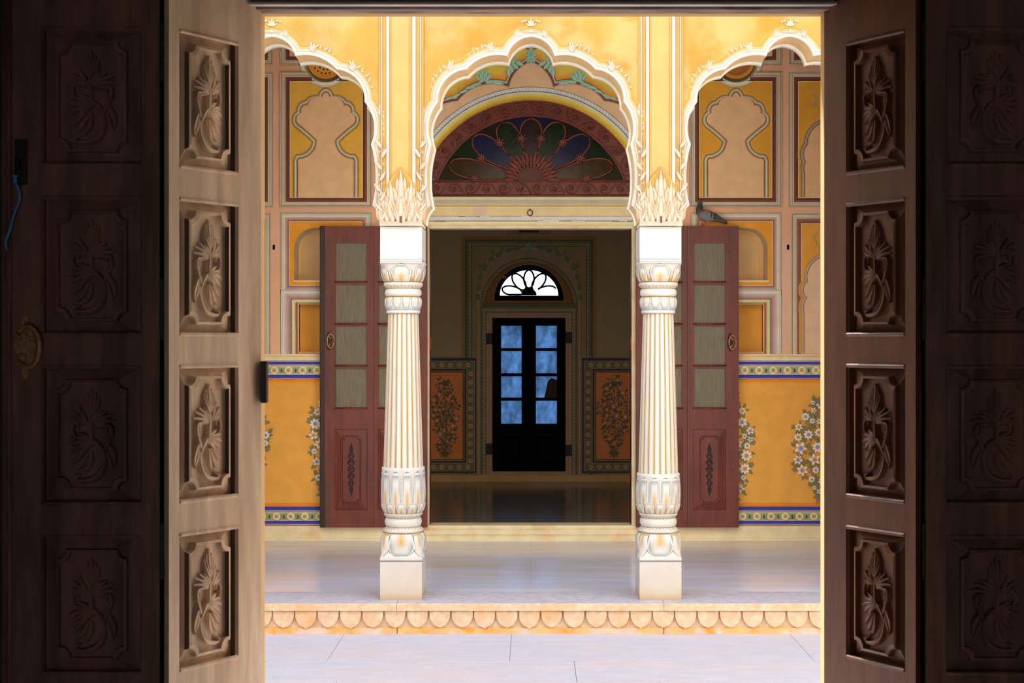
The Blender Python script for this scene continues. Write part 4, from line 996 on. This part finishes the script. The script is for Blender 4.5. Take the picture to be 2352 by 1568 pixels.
def veranda_leaf(x0, x1, pane, label, hinge_side, handle=None, bolts=(), y=11.57, groove=None):
    P = Plane(y); root = empty('door_leaf', (P.X((x0+x1)/2), y, P.Z(1211)))
    setp(root, label, 'door')
    rows = [(558,645),(654,741),(749,837),(846,935)]; pan = (pane[0]-2, 985, pane[1]+2, 1171)
    holes = [[P.P(q_) for q_ in rectp(pane[0], a, pane[1], b_)] for a, b_ in rows]+[[P.P(q_) for q_ in rectp(*pan)]]
    m_ = MB(); m_.prism([P.P(q_) for q_ in rectp(x0, 519, x1, 1211)], y, y+.042, holes=holes); rel(m_.build('leaf_frame', M['wood_red'], bevel=.0035), root)
    for a, b_ in rows:
        m_ = MB(); m_.box(P.X(pane[0])-.001, P.X(pane[1])+.001, y+.014, y+.02, P.Z(b_)-.001, P.Z(a)+.001); g_ = rel(m_.build('dusty_pane', M['dusty']), root)
    for a in (645, 741, 837, 935):
        m_ = MB(); m_.tube([(P.X(pane[0]-3), y+.001, P.Z(a+2.5)), (P.X(pane[1]+3), y+.001, P.Z(a+2.5))], .007, 8); rel(m_.build('glazing_bar', M['wood_red'], smooth=True), root)
    cx, cz = P.X((pan[0]+pan[2])/2), P.Z((pan[1]+pan[3])/2); W, H = (pan[2]-pan[0])/2*P.k, (pan[3]-pan[1])/2*P.k
    m_ = MB(); k = P.k
    panel_mesh(m_, cx, cz, W, H, [(0,0,-.003),(1*k,0,-.014),(2.5*k,0,-.014),(14.5*k,5*k,-.004),(15.5*k,6*k,.003),(17*k,6.5*k,.003),(18.5*k,7*k,-.006)], y)
    pn = rel(m_.build('lower_panel', M['wood_red']), root)
    m_ = MB(); vine(m_, cx, cz-55*k, cz+55*k, 19*k, y+.005); rel(m_.build('vine_carving', M['wood_red_dark']), pn)
    e = x0 if hinge_side > 0 else x1
    if handle:
        hx, hy = handle; m_ = MB()
        for s_ in (1,):
            m_.prism([P.P((hx-4+7*cos(t), hy+(22 if abs(sin(t)) > .9 else 17)*sin(t))) for t in [2*pi*i/16 for i in range(16)]], y-.005, y)
        m_.prism([P.P((hx-4+5*cos(t), hy+13*sin(t))) for t in [2*pi*i/12 for i in range(12)]], y-.009, y-.004)
        hp = rel(m_.build('handle_plate', M['iron'], bevel=.001), root)
        m_ = MB(); m_.tube([(P.X(hx+1+8*cos(t)), y-.02, P.Z(hy+16*sin(t))) for t in [2*pi*i/28 for i in range(29)]], .0062, 8)
        m_.tube([(P.X(hx-4), y-.02, P.Z(hy-13)), (P.X(hx+1), y-.018, P.Z(hy-6)), (P.X(hx-3), y-.004, P.Z(hy-5))], .005, 8)
        m_.tube([(P.X(hx-4), y-.02, P.Z(hy+13)), (P.X(hx+1), y-.018, P.Z(hy+6)), (P.X(hx-3), y-.004, P.Z(hy+5))], .005, 8)
        o = rel(m_.build('ring_handle', M['brass'], smooth=True), root); o['label'] = 'dull brass oval ring handle'
    for (bx, by0, by1) in bolts:
        m_ = MB(); m_.box(P.X(bx-4), P.X(bx+4), y-.004, y, P.Z(max(by0,by1)), P.Z(min(by0,by1)))
        m_.prism([P.P((bx+5*cos(t), by0+(-11 if by1 > by0 else 11)*.6+9*sin(t))) for t in [2*pi*i/12 for i in range(12)]], y-.005, y)
        m_.tube([(P.X(bx), y-.004, P.Z(by0)), (P.X(bx), y-.022, P.Z(by0))], .006, 8); rel(m_.build('latch_bolt', M['bolt'], bevel=.001), root)
    if hinge_side:
        s_ = hinge_side; ex = x0 if s_ > 0 else x1
        m_ = MB(); a, c = sorted((ex-.5*s_, ex+11*s_)); m_.box(P.X(a), P.X(c), y-.006, y+.046, P.Z(1211), P.Z(519)); 
        rel(m_.build('edge_bead', M['wood_red_dark'], bevel=.005), root)
    return root
veranda_leaf(735, 858, (771,842), 'red-brown glazed door leaf with brass bolt and ring handle, left end', 1, handle=(759,783), bolts=((754,662,545),(754,1118,1208)))
veranda_leaf(858.6, 981, (870,941), 'red-brown glazed door leaf half hidden behind the left column', 0)
veranda_leaf(1579, 1697, (1594,1665.5), 'red-brown glazed door leaf with the pigeon on top', 0, handle=(1681,786))
veranda_leaf(1461, 1578.4, (1494,1566), 'red-brown glazed door leaf half hidden behind the right column', 0)

# ================================================================== INNER ROOM
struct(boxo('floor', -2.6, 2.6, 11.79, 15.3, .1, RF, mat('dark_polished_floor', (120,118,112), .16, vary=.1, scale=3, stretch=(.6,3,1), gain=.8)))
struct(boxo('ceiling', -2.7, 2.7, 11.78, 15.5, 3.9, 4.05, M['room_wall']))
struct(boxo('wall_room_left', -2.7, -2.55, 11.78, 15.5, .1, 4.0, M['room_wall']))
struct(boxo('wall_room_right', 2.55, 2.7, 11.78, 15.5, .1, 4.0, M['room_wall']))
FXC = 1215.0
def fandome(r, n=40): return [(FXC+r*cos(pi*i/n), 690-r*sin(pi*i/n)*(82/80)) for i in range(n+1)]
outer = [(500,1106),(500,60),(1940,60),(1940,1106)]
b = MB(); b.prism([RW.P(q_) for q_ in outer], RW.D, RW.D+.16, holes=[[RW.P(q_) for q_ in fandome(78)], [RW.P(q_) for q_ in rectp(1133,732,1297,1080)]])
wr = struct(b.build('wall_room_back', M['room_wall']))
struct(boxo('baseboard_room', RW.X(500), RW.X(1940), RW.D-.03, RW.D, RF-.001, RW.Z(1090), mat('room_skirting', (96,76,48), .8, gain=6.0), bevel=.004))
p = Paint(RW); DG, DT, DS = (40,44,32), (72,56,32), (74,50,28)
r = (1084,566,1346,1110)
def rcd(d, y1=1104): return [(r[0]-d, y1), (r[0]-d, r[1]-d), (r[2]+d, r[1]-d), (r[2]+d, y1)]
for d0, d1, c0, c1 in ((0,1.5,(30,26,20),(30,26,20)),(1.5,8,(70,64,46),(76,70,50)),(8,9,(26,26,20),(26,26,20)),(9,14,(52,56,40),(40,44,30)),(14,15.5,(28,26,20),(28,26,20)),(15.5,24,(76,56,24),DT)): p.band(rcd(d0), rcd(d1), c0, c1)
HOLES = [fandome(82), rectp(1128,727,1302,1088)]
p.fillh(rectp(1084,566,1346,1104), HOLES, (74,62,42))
p.up()
RL = Lobes([((0,570),(-22,571),(-38,573)), ((-38,573),(-58,576),(-74,588)), ((-74,588),(-96,600),(-104,622)), ((-104,622),(-114,640),(-113,660)), ((-113,660),(-119,680),(-117,702))], n=8, straight=1104)
p.lobed(RL, FXC, [(4,1,(74,62,42),(60,50,30)),(1,-2,(94,72,48),(94,72,48))]); p.fillh(RL.full(FXC,-2), HOLES, (76,64,46))
p.up(); 
for r0, r1, c0 in ((101,102.5,(30,28,20)),(102.5,110,(70,66,48)),(110,111.5,(30,28,20)),(0,101,(70,44,22))):
    if r0 == 0: p.fillh([(FXC+101*cos(pi*i/40), 706-103*sin(pi*i/40)) for i in range(41)], HOLES[:1], c0)
    else: p.band([(FXC+r0*cos(pi*i/50), 706-r0*1.02*sin(pi*i/50)) for i in range(51)], [(FXC+r1*cos(pi*i/50), 706-r1*1.02*sin(pi*i/50)) for i in range(51)], c0)
p.rect(1108,695,1323,710,(52,46,30)); p.rect(1104,711,1327,714,(66,62,46))
r = (1130,730,1300,1084)
def rce(d): return [(r[0]-d, r[1]-d), (r[2]+d, r[1]-d), (r[2]+d, r[3]+d*.7), (r[0]-d, r[3]+d*.7)]
for d0, d1, c0, c1 in ((0,13,(84,66,50),(86,68,52)),(13,14,(30,28,20),(30,28,20)),(14,22,(70,66,50),(76,72,56)),(22,23,(30,28,20),(30,28,20)),(23,27,(56,58,44),(46,48,36))): p.band(rce(d0), rce(d1), c0, c1, closed=True)
p.up()
rope(p, lambda u, s: (FXC+(103+6.5*s)*cos(pi*(.02+.96*u)), 706-(103+6.5*s)*1.02*sin(pi*(.02+.96*u))), 46, 1.0, (34,34,26))
for s_ in (-1,1): rope(p, lambda u, s: (FXC+s_*(85+15+ (0 if s else 7)), 730+350*u), 44, 1.0, (34,34,26)); rope(p, lambda u, s: (FXC+s_*(133+(0 if s else 6)), 575+520*u), 60, 1.0, (34,34,26))
rope(p, lambda u, s: (1082+266*u, 559+(5 if s else 0)), 40, 1.0, (34,34,26)); rope(p, lambda u, s: (1110+210*u, 715+(6 if s else 0)), 34, 1.0, (34,34,26)); rope(p, lambda u, s: (1112+206*u, 696+(8 if s else 0)), 26, 1.0, (34,34,26))
for s_ in (-1,1):
    for (x, y_, a, L) in ((35,572,170,20),(55,578,160,22),(75,590,140,22),(92,602,125,20),(104,622,110,20),(112,645,100,22),(116,668,95,22),(117,690,90,18),(80,584,60,12),(106,614,40,12),(60,574,70,12)): p.leaf(FXC+s_*x, y_, a if s_ > 0 else 180-a, L, 5, (32,48,32), (46,64,44))
for a in (0,45,90,135,180,225,315): p.leaf(FXC, 568, a, 13, 4, (40,60,40), (58,82,58))
p.rect(1166,500,1264,538,(60,48,28)); p.rect(1170,500,1260,536,(66,62,40)); p.rect(1192,500,1238,534,(22,20,16))
p.build('painted_doorway_surround', M['fresco'], wr)
for s_ in (-1, 1):                                     # dado panels
    g = (lambda x: x) if s_ < 0 else (lambda x: 2*1216-x)
    def rs(x0, y0, x1, y1): a, c = sorted((g(x0), g(x1))); return a, y0, c, y1
    p = Paint(RW)
    for (x1_, y0_, y1_, c) in ((1098,818,1094,(78,58,40)),(1095,822,1086,(24,24,42)),(1091,828,1082,(70,66,46)),(1089,830,1080,(56,54,36)),(1073,845,1064,(70,66,46)),(1071,847,1062,(22,22,40)),(1067,851,1058,(86,62,34)),(1065,853,1056,(30,24,22)),(1063,855,1054,(112,64,34))):
        p.rect(*rs(820, y0_, x1_, y1_), c); p.up()
    for yy in (838, 1072):
        for k in range(12): x = g(1081-20*k-6); p.disc(x, yy, 6, (92,84,56), (80,72,46), n=8)
    for k in range(11): p.disc(g(1081), 858+20*k, 6, (92,84,56), (80,72,46), n=8)
    p.up()
    for yy in (838, 1072):
        for k in range(12): p.disc(g(1081-20*k-6), yy, 2.5, (96,44,26), n=6)
    for k in range(11): p.disc(g(1081), 858+20*k, 2.5, (96,44,26), n=6)
    dado_bush(p, g(1022), 862, 1052, 36, 31 if s_ < 0 else 32, small=.62, lc=(44,38,22), fc=(92,62,48), ctr=(46,42,66))
    p.build('painted_dado_panel', M['fresco'], wr)
# fanlight of the far wall
ff = empty('fanlight', (RW.X(FXC), RW.D, RW.Z(690))); setp(ff, 'small dark-framed fanlight with petal tracery over the far door', 'window')
RY = RW.D+.03; RP = Plane(RW.D)
m_ = MB(); m_.prism([RP.P(q_) for q_ in fandome(80)], RW.D-.012, RW.D+.05, holes=[[RP.P((FXC+67*cos(pi*i/40), 678.5-58.5*sin(pi*i/40))) for i in range(41)]])
rel(m_.build('frame', M['black_wood'], bevel=.003), ff)
m_ = MB(); m_.prism([RP.P((FXC+70*cos(pi*i/40), 680-62*sin(pi*i/40))) for i in range(41)], RW.D+.045, RW.D+.05); rel(m_.build('glass', M['pane_clear']), ff)
for (a, full) in ((90,1),(127,1),(53,1),(167,1),(13,0)):
    L, w, r0 = (57 if a == 90 else 60, 11.8, 16) if a not in (167,13) else (63, 11, 16); ca, sa = cos(radians(a)), -sin(radians(a)); pts = []
    N_ = 24
    for i in range(N_+1):
        t = 2*pi*i/N_; d = (r0+L)/2-(L-r0)/2*cos(t); ww = w*sin(t); pts.append((FXC+ca*d-sa*ww, 677+sa*d+ca*ww))
    if not full: pts = pts[12:22]
    if a == 53: pts = pts[3:]
    pts = [(x, min(y, 676)) for x, y in pts]
    m_ = MB(); m_.tube([(RP.X(x), RW.D+.02, RP.Z(y)) for x, y in pts], .010, 6); rel(m_.build('tracery', M['black_wood']), ff)
m_ = MB(); m_.prism([RP.P((FXC+18*cos(pi*i/12), 678-17*sin(pi*i/12))) for i in range(13)], RW.D+.0, RW.D+.03); rel(m_.build('hub', M['black_wood']), ff)
rel(boxo('astragal', RW.X(1211.5), RW.X(1217.5), RW.D-.013, RW.D-.0055, RW.Z(1081), RW.Z(730.5), M['black_wood'], bevel=.002), ff) if False else None
rel(boxo('paper_patch', RP.X(1155), RP.X(1163), RW.D-.014, RW.D-.0125, RP.Z(640), RP.Z(634), mat('torn_paper', (90,80,60), .8, gain=4)), ff)
# far door leaves
def far_leaf(x0, x1, px0, px1, label):
    root = empty('door_leaf', (RW.X((x0+x1)/2), RW.D, RW.Z(1082))); setp(root, label, 'door')
    rows = ((748,799),(806,857),(864,913),(920,973)); y = RW.D-.005
    holes = [[RP.P(q_) for q_ in rectp(px0, a, px1, c)] for a, c in rows]
    m_ = MB(); m_.prism([RP.P(q_) for q_ in rectp(x0, 730, x1, 1082)], y, y+.04, holes=holes); rel(m_.build('leaf_frame', M['black_wood'], bevel=.002), root)
    for a, c in rows: rel(boxo('window_pane', RP.X(px0)-.001, RP.X(px1)+.001, y+.02, y+.024, RP.Z(c)-.001, RP.Z(a)+.001, M['pane_blue']), root)
    m_ = MB(); k = RP.k; panel_mesh(m_, RP.X((px0+px1)/2), RP.Z(1034), 24*k, 31*k, [(0,0,0),(1*k,0,.004),(2*k,0,-.002),(7*k,3*k,-.002),(8*k,3.5*k,.004),(10*k,4*k,.002)], y-.002); rel(m_.build('lower_panel', M['black_wood']), root)
    if x0 < 1200: rel(boxo('meeting_strip', RW.X(1211), RW.X(1218), y-.012, y-.0006, RW.Z(1081), RW.Z(730.5), M['black_wood'], bevel=.002), root)
    return root
far_leaf(1131, 1214, 1151, 1198, 'left black far door leaf with four blue lit panes')
fr_ = far_leaf(1215, 1299, 1231, 1279, 'right black far door leaf with four blue panes, the third partly boarded')
m_ = MB(); m_.prism([RP.P(q_) for q_ in ((1279,872),(1266,868),(1258,876),(1254,896),(1250,913),(1279,913))], RW.D+.004, RW.D+.008); rel(m_.build('board_patch', mat('brown_card', (60,42,26), .8)), fr_)
hb = solo('far_door_hinge', (0, RW.D, 1.0)); hb['kind'] = 'structure'
for x0, x1, y0, y1 in ((1116,1131,765,790),(1299,1314,762,788),(1116,1131,1018,1043),(1299,1314,1021,1047)):
    rel(boxo('hinge_plate', RP.X(x0), RP.X(x1), RW.D-.02, RW.D-.006, RP.Z(y1), RP.Z(y0), M['iron'], bevel=.001), hb)

# ================================================================== CARVED NEAR DOOR LEAVES
def acanthus(m_, w, h, y, fl=1):
    """carved spray of acanthus in a w x h box centred on the origin (x, z)"""
    def T(u, v): return (fl*u*w, (v-.5)*h)
    def bl(pts, wd, ht=.013, pw=.8): m_.blade([T(*q_) for q_ in pts], lambda u: wd*w*sin(pi*(.12+.84*u))**pw, lambda u: ht*1.5*(.55+.45*sin(pi*min(u+.15,1))), y)
    def curve(p0, p1, p2, n=9): return [((1-t)**2*p0[0]+2*t*(1-t)*p1[0]+t*t*p2[0], (1-t)**2*p0[1]+2*t*(1-t)*p1[1]+t*t*p2[1]) for t in [i/n for i in range(n+1)]]
    bl(curve((.30,.02),(-.30,-.02),(-.22,.33),12), .075, .014, .5); bl(curve((-.22,.30),(-.12,.44),(.10,.46),8), .07, .014, .5)
    bl(curve((.30,.02),(.34,.07),(.18,.09),6), .05); bl(curve((.0,.40),(.02,.62),(.05,.80),8), .06, .014, .5)
    bl(curve((-.22,.33),(-.34,.42),(-.30,.52),7), .06); bl(spiral(-.30,.545,.10,-1.2,.9,10,-1,.25), .05)
    bl(spiral(.28,.575,.10,-2,.9,10,1,.25), .05)
    bl(curve((-.24,.42),(-.44,.34),(-.42,.16),7), .07, .012); bl(curve((-.28,.34),(-.30,.26),(-.40,.14),6), .05, .010)
    for (a, L) in ((188,.44),(168,.50),(150,.50),(132,.46),(116,.40)):                     # upper left fan
        t = radians(a); bl(curve((.02,.60),(.02+.5*L*cos(t)*.9,.60+.5*L*sin(t)*.46+.03),(.02+L*cos(t),.60+L*sin(t)*.46)), .062, .013)
    for (a, L) in ((20,.34),(42,.40),(64,.42)):                                            # upper right
        t = radians(a); bl(curve((.06,.62),(.06+.5*L*cos(t)*1.1,.62+.5*L*sin(t)*.46-.02),(.06+L*cos(t),.62+L*sin(t)*.5)), .055, .012)
    for (x1, y1, x2, y2) in ((-.10,.78,-.12,.90),(.14,.78,.14,.90),(0.,.84,.02,1.0),(-.05,.80,-.06,.95),(.09,.80,.09,.95)): bl(curve((.03,.70),(x1,y1),(x2,y2)), .07, .014)
    for (a, L) in ((38,.40),(18,.46),(-2,.48),(-22,.46),(-42,.42)):                        # middle fan sweeping right and down
        t = radians(a); bl(curve((-.06,.42),(-.06+.6*L*cos(t),.45+.5*L*sin(t)*.46),(-.04+L*cos(t),.42+L*sin(t)*.5-.02)), .062, .013)
    bl(curve((.02,.34),(-.02,.20),(.14,.10)), .06, .012); bl(curve((.06,.33),(.10,.22),(.28,.13)), .065, .012); bl(curve((.10,.34),(.22,.28),(.36,.20)), .055, .011)
def near_leaf(p0, p1, Wd, openings, panel_x, matn, label, flip, th=.02):
    """p0 = leaf edge nearest the camera side hinge, p1 = other edge (x,y); local x runs 0..Wd, local -y faces the camera"""
    ang = atan2(p1[1]-p0[1], p1[0]-p0[0]); root = empty('carved_door_leaf', (p0[0], p0[1], 0.03), ang); setp(root, label, 'door')
    z0, z1 = .0, 2.83; m_ = MB(); a, c = panel_x; kk = 4.4/F
    rows = [(EYE-(t-VY)*kk-.03, EYE-(b_-VY)*kk-.03) for t, b_ in openings]
    m_.prism([(0,z0),(Wd,z0),(Wd,z1),(0,z1)], 0, th, holes=[[(a,b_),(a,t),(c,t),(c,b_)] for t, b_ in rows]); m_.build('leaf_frame', M[matn], root, bevel=.004, seg=2)
    W, H = (c-a)/2, (rows[0][0]-rows[0][1])/2; m_ = MB(); ins = .048 if W > .13 else .04
    panel_mesh(m_, 0, 0, W, H, [(0,0,-.001),(.002,0,-.006),(.005,0,-.010),(.006,0,-.030),(.012,0,-.030),(ins-.005,.026,-.016),(ins-.003,.029,.002),(ins+.004,.033,.004),(ins+.0055,.034,-.012)], 0)
    me = m_.mesh('panel', M[matn])
    if matn == 'wood_lit_tone':                      # shade on the upright moulding steps, painted as a darker material
        me.materials.append(M['groove_shade'])
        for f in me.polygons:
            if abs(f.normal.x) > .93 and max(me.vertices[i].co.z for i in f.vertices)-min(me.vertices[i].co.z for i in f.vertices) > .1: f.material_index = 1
    m_ = MB(); acanthus(m_, (W-ins)*2*.80, (H-ins)*2*.88, .012, flip); mc = m_.mesh('carving', M[matn])
    m_ = MB(); m_.box(-W, W, -.004, .008, -.006, .006); mb = m_.mesh('ledge', M[matn])
    for t, b_ in rows:
        o = bpy.data.objects.new('panel', me); COL.objects.link(o); o.parent = root; o.location = ((a+c)/2, 0, (t+b_)/2)
        q_ = bpy.data.objects.new('carving', mc); COL.objects.link(q_); q_.parent = o
        for s_ in (-1, 1):
            q_ = bpy.data.objects.new('ledge', mb); COL.objects.link(q_); q_.parent = o; q_.location = (0, 0, s_*(H-.006))
            md = q_.modifiers.new('bevel', 'BEVEL'); md.width = .004
    return root
rowsO = [(60,383),(450,771),(838,1160),(1228,1550),(1618,1940)]
k0 = 4.4/F
XL0, XR0 = (388-VX)*k0, (2103-VX)*k0; XL1, XR1 = (600-VX)*4.72/F, (1893-VX)*4.72/F
WI = hypot(XL1-XL0, .32)
inL = near_leaf((XL0, 4.4), (XL1, 4.72), WI, rowsO, (.041, .286), 'wood_lit_tone', 'carved door leaf with light painted into its pale wood, folded inward at left of the opening', 1)
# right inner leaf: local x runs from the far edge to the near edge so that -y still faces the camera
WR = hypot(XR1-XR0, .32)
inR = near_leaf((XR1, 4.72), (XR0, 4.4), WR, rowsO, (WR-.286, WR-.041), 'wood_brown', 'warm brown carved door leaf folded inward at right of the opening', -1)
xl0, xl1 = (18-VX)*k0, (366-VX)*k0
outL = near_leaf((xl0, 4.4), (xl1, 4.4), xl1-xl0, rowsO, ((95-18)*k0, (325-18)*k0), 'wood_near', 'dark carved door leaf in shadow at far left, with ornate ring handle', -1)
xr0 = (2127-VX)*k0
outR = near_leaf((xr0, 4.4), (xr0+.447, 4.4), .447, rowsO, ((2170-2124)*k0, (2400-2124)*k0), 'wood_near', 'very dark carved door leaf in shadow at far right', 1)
# rounded meeting bead, handle, lock and hinge strips
def lx(root_x, px): return (px-VX)*k0-root_x
def lz(py): return EYE-(py-VY)*k0-.03
m_ = MB(); m_.tube([(lx(xl0,22), -.006, 0), (lx(xl0,22), -.006, 2.83)], .009, 8); m_.build('meeting_bead', M['wood_near'], outL, smooth=True)
m_ = MB(); m_.tube([(lx(xl0,12), .0, 0), (lx(xl0,12), .0, 2.83)], .012, 8); m_.build('meeting_bead', M['wood_near'], outL, smooth=True)
hx, hy = 64, 796
m_ = MB(); pts = []
for t in [2*pi*i/32 for i in range(32)]:
    rr_ = 1+.12*cos(8*t)+(.32 if abs(sin(t)) > .97 else 0); pts.append((lx(xl0, hx-5)+22*k0*rr_*cos(t), lz(hy)+54*k0*rr_*sin(t)*.98))
m_.prism(pts, -.006, 0); m_.prism([(lx(xl0,hx-2)+13*k0*cos(t), lz(hy)+30*k0*sin(t)) for t in [2*pi*i/20 for i in range(20)]], -.014, -.005)
for zz in (-24, 24):
    m_.tube([(lx(xl0,hx-4), -.004, lz(hy+zz)), (lx(xl0,hx-4), -.03, lz(hy+zz))], .009, 8)
    m_.blade([(lx(xl0,hx-4), lz(hy+zz*1.6)), (lx(xl0,hx-4), lz(hy+zz*2.5))], lambda u: .014*(1-u*.9), lambda u: .008, -.005)
for k in range(5): m_.blade([(lx(xl0,hx+9), lz(hy-20+10*k)-.004), (lx(xl0,hx+15), lz(hy-20+10*k)+.004)], lambda u: .006, lambda u: .006, -.008)
o = m_.build('handle_plate', M['brass'], outL); o['label'] = 'ornate tarnished brass back plate'
m_ = MB(); m_.tube([(lx(xl0, hx+8)+27*k0*cos(t), -.034, lz(hy)+47*k0*sin(t)) for t in [-2.45+4.9*i/30 for i in range(31)]], [.0045+.004*sin(pi*i/30) for i in range(31)], 10)
for s_ in (-1,1): m_.tube([(lx(xl0,hx+8)+27*k0*cos(2.45), -.034, lz(hy)+s_*47*k0*sin(2.45)), (lx(xl0,hx-14), -.032, lz(hy-s_*22)), (lx(xl0,hx-6), -.028, lz(hy-s_*17))], .005, 8)
m_.build('ring_handle', M['brass'], outL, smooth=True)
m_ = MB(); m_.box(lx(xl0,34), lx(xl0,64), -.006, 0, lz(425), lz(320)); m_.tube([(lx(xl0,47), -.004, lz(368)), (lx(xl0,47), -.03, lz(372)), (lx(xl0,50), -.034, lz(392)), (lx(xl0,50), -.02, lz(408))], .008, 8)
m_.prism([(lx(xl0,48)+12*k0*cos(t), lz(352)+14*k0*sin(t)) for t in [2*pi*i/12 for i in range(12)]], -.014, -.004); m_.build('latch', M['iron'], outL, bevel=.002)
for root, xx in ((outL, xl1-xl0+.005), (outR, -.007)):
    for (y0, y1) in ((50,185),(640,780),(1200,1330)):
        m_ = MB(); m_.box(xx-.004, xx+.006, -.006, .01, lz(y1), lz(y0)); m_.build('strap_hinge', M['iron'], root, bevel=.002)
    m_ = MB(); m_.tube([(xx, .012, 0.0), (xx, .012, 2.83)], .006, 8); m_.build('hinge_bead', M['black_wood'], root, smooth=True)
# small keeps on the stone jambs
rel(boxo('jamb_keep', (600-VX)*4.715/F, (614-VX)*4.715/F, 4.70, 4.735, EYE-(925-VY)*4.71/F, EYE-(829-VY)*4.71/F, M['wood_red_dark'], bevel=.002), fr)
# blue cord
c_ = MB(); pts = [(45,408),(49,425),(57,445),(58,462),(48,485),(42,505),(37,525),(32,540),(26,556),(27,568),(29,580)]
cp_ = []
for i in range(len(pts)-1):
    for s_ in range(4):
        u = s_/4; cp_.append(((pts[i][0]*(1-u)+pts[i+1][0]*u-VX)*k0, 4.3535, EYE-(pts[i][1]*(1-u)+pts[i+1][1]*u-VY)*k0))
c_.tube(cp_, .0032, 6)
for k in range(3): c_.tube([((43+k*4-VX)*k0, 4.3535, EYE-(406-VY)*k0), ((50-k*3-VX)*k0, 4.3525, EYE-(420-VY)*k0)], .0035, 6)
setp(c_.build('cord', M['cord'], smooth=True), 'thin blue cord hanging from the latch of the far left dark door', 'cord')

# ================================================================== PIGEON on the right veranda leaf
PG = Plane(11.585)
def px3(x, y, dy=0.0): return Vector((PG.X(x), 11.59+dy, PG.Z(y)))
pg = empty('pigeon', tuple(px3(1617, 519)))
setp(pg, 'grey pigeon with two black wing bars standing on top of the right glazed door', 'bird')
def body_loft(spec, m_, n=14, side=.85, cols=None):
    cs = []; rings = []
    for i, (x, y, r) in enumerate(spec):
        a, b_ = spec[max(i-1,0)], spec[min(i+1,len(spec)-1)]; t = (b_[0]-a[0], b_[1]-a[1]); L = hypot(*t) or 1; nx, ny = -t[1]/L, t[0]/L
        rings.append([tuple(px3(x+nx*r*cos(w), y+ny*r*cos(w), r*PG.k*side*sin(w))) for w in [2*pi*j/n for j in range(n)]]); cs += [cols[i]]*n
    m_.loft(rings, cs)
pc2 = lambda c: tuple(v*1.6 for v in lin(c))
HD, NK, BR, BG, TL = pc2((66,62,64)), pc2((38,48,42)), pc2((74,56,62)), pc2((98,98,98)), pc2((62,58,58))
mP = mat('pigeon_feathers', None, .7, vary=.08, scale=60, bump=.1, bscale=200)
m_ = MB(); body_loft([(1603,465,1.2),(1604,464,3.6),(1606.5,463,5.0),(1608.5,466,5.4),(1608,472,6.2),(1607,479,8.0),(1608,486,10.0),(1612,491,12.2),(1619,494,13.2),(1627,496,13.0),(1635,498.5,11.5),(1643,501,9.0),(1650,503.5,6.5),(1657,506.5,5)],
                     m_, cols=[HD,HD,HD,HD,NK,NK,BR,BG,BG,BG,BG,TL,TL,TL])
rel(m_.build('body', mP, smooth=True), pg)
m_ = MB(); body_loft([(1644,500,4.5),(1652,504,5),(1660,507.5,4.6),(1667,511,4.2),(1670,513,2.8)], m_, side=1.1, cols=[TL,TL,TL,pc2((44,42,42)),pc2((40,38,38))]); rel(m_.build('tail', mP, smooth=True), pg)
for sd_ in (-1, 1):
    BK = pc2((24,24,28)); rows_ = [(1611,486,1),(1615,483,6),(1622,482,10.5),(1629,484,11.5),(1632.6,486,11.3),(1633,486,11.2),(1635.4,487,11),(1635.8,487,11),(1639.2,488.6,10.2),(1639.6,488.8,10),(1642.4,490.2,9),(1642.8,490.4,8.8),(1650,495,5.5),(1658,501,3),(1664,506,1)]
    cw = [BG]*5+[BK,BK,BG,BG,BK,BK,TL,TL,TL,TL]; vs = []; cs = []
    for (x, y, h_), c3_ in zip(rows_, cw):
        for j in range(5): 
            v = j/4; off = (.011+.026*sin(pi*(.15+.7*v))*min(h_/9,1)); vs.append(tuple(px3(x-v*2.5, y+v*h_*1.6, sd_*off))); cs.append(c3_)
    m_ = MB(); nn_ = len(rows_); fs = [(i*5+j, i*5+j+1, (i+1)*5+j+1, (i+1)*5+j) for i in range(nn_-1) for j in range(4)]
    m_.add(vs, fs if sd_ < 0 else [f[::-1] for f in fs], cs); o = m_.build('wing', mP, smooth=True); sm = o.modifiers.new('solid', 'SOLIDIFY'); sm.thickness = .003; rel(o, pg)
m_ = MB(); m_.tube([tuple(px3(1603.5,465)), tuple(px3(1600.6,466.2))], [.006,.001], 6); o = rel(m_.build('beak', mat('pale_beak', (150,130,130), .5)), pg)
mL = mat('pink_bird_leg', (176,96,100), .6, gain=1.2)
for k, (ax, ay, bx, by, yo) in enumerate(((1625,510,1616,518.3,-.010),(1620,507,1612,518.3,.018))):
    m_ = MB(); m_.tube([tuple(px3(ax+2, ay-6, yo)), tuple(px3(ax, ay, yo)), tuple(px3(bx, by, yo))], [.012,.006,.0042], 8)
    for dx, dy_ in ((-6,-.004),(-5,-.02),(-3,.012),(3.5,.004)): m_.tube([tuple(px3(bx, by+.1, yo)), tuple(px3(bx+dx*.6, by+.2, yo+dy_*.6)), tuple(px3(bx+dx, by+.5, yo+dy_))], [.004,.0034,.0016], 6)
    rel(m_.build('leg', mL, smooth=True), pg)
m_ = MB()
for s_ in (-1,1): m_.tube([tuple(px3(1605,462.5, s_*.0125)), tuple(px3(1605,462.5, s_*.0155))], .003, 8)
rel(m_.build('eye', mat('orange_eye', (190,90,40), .3)), pg)
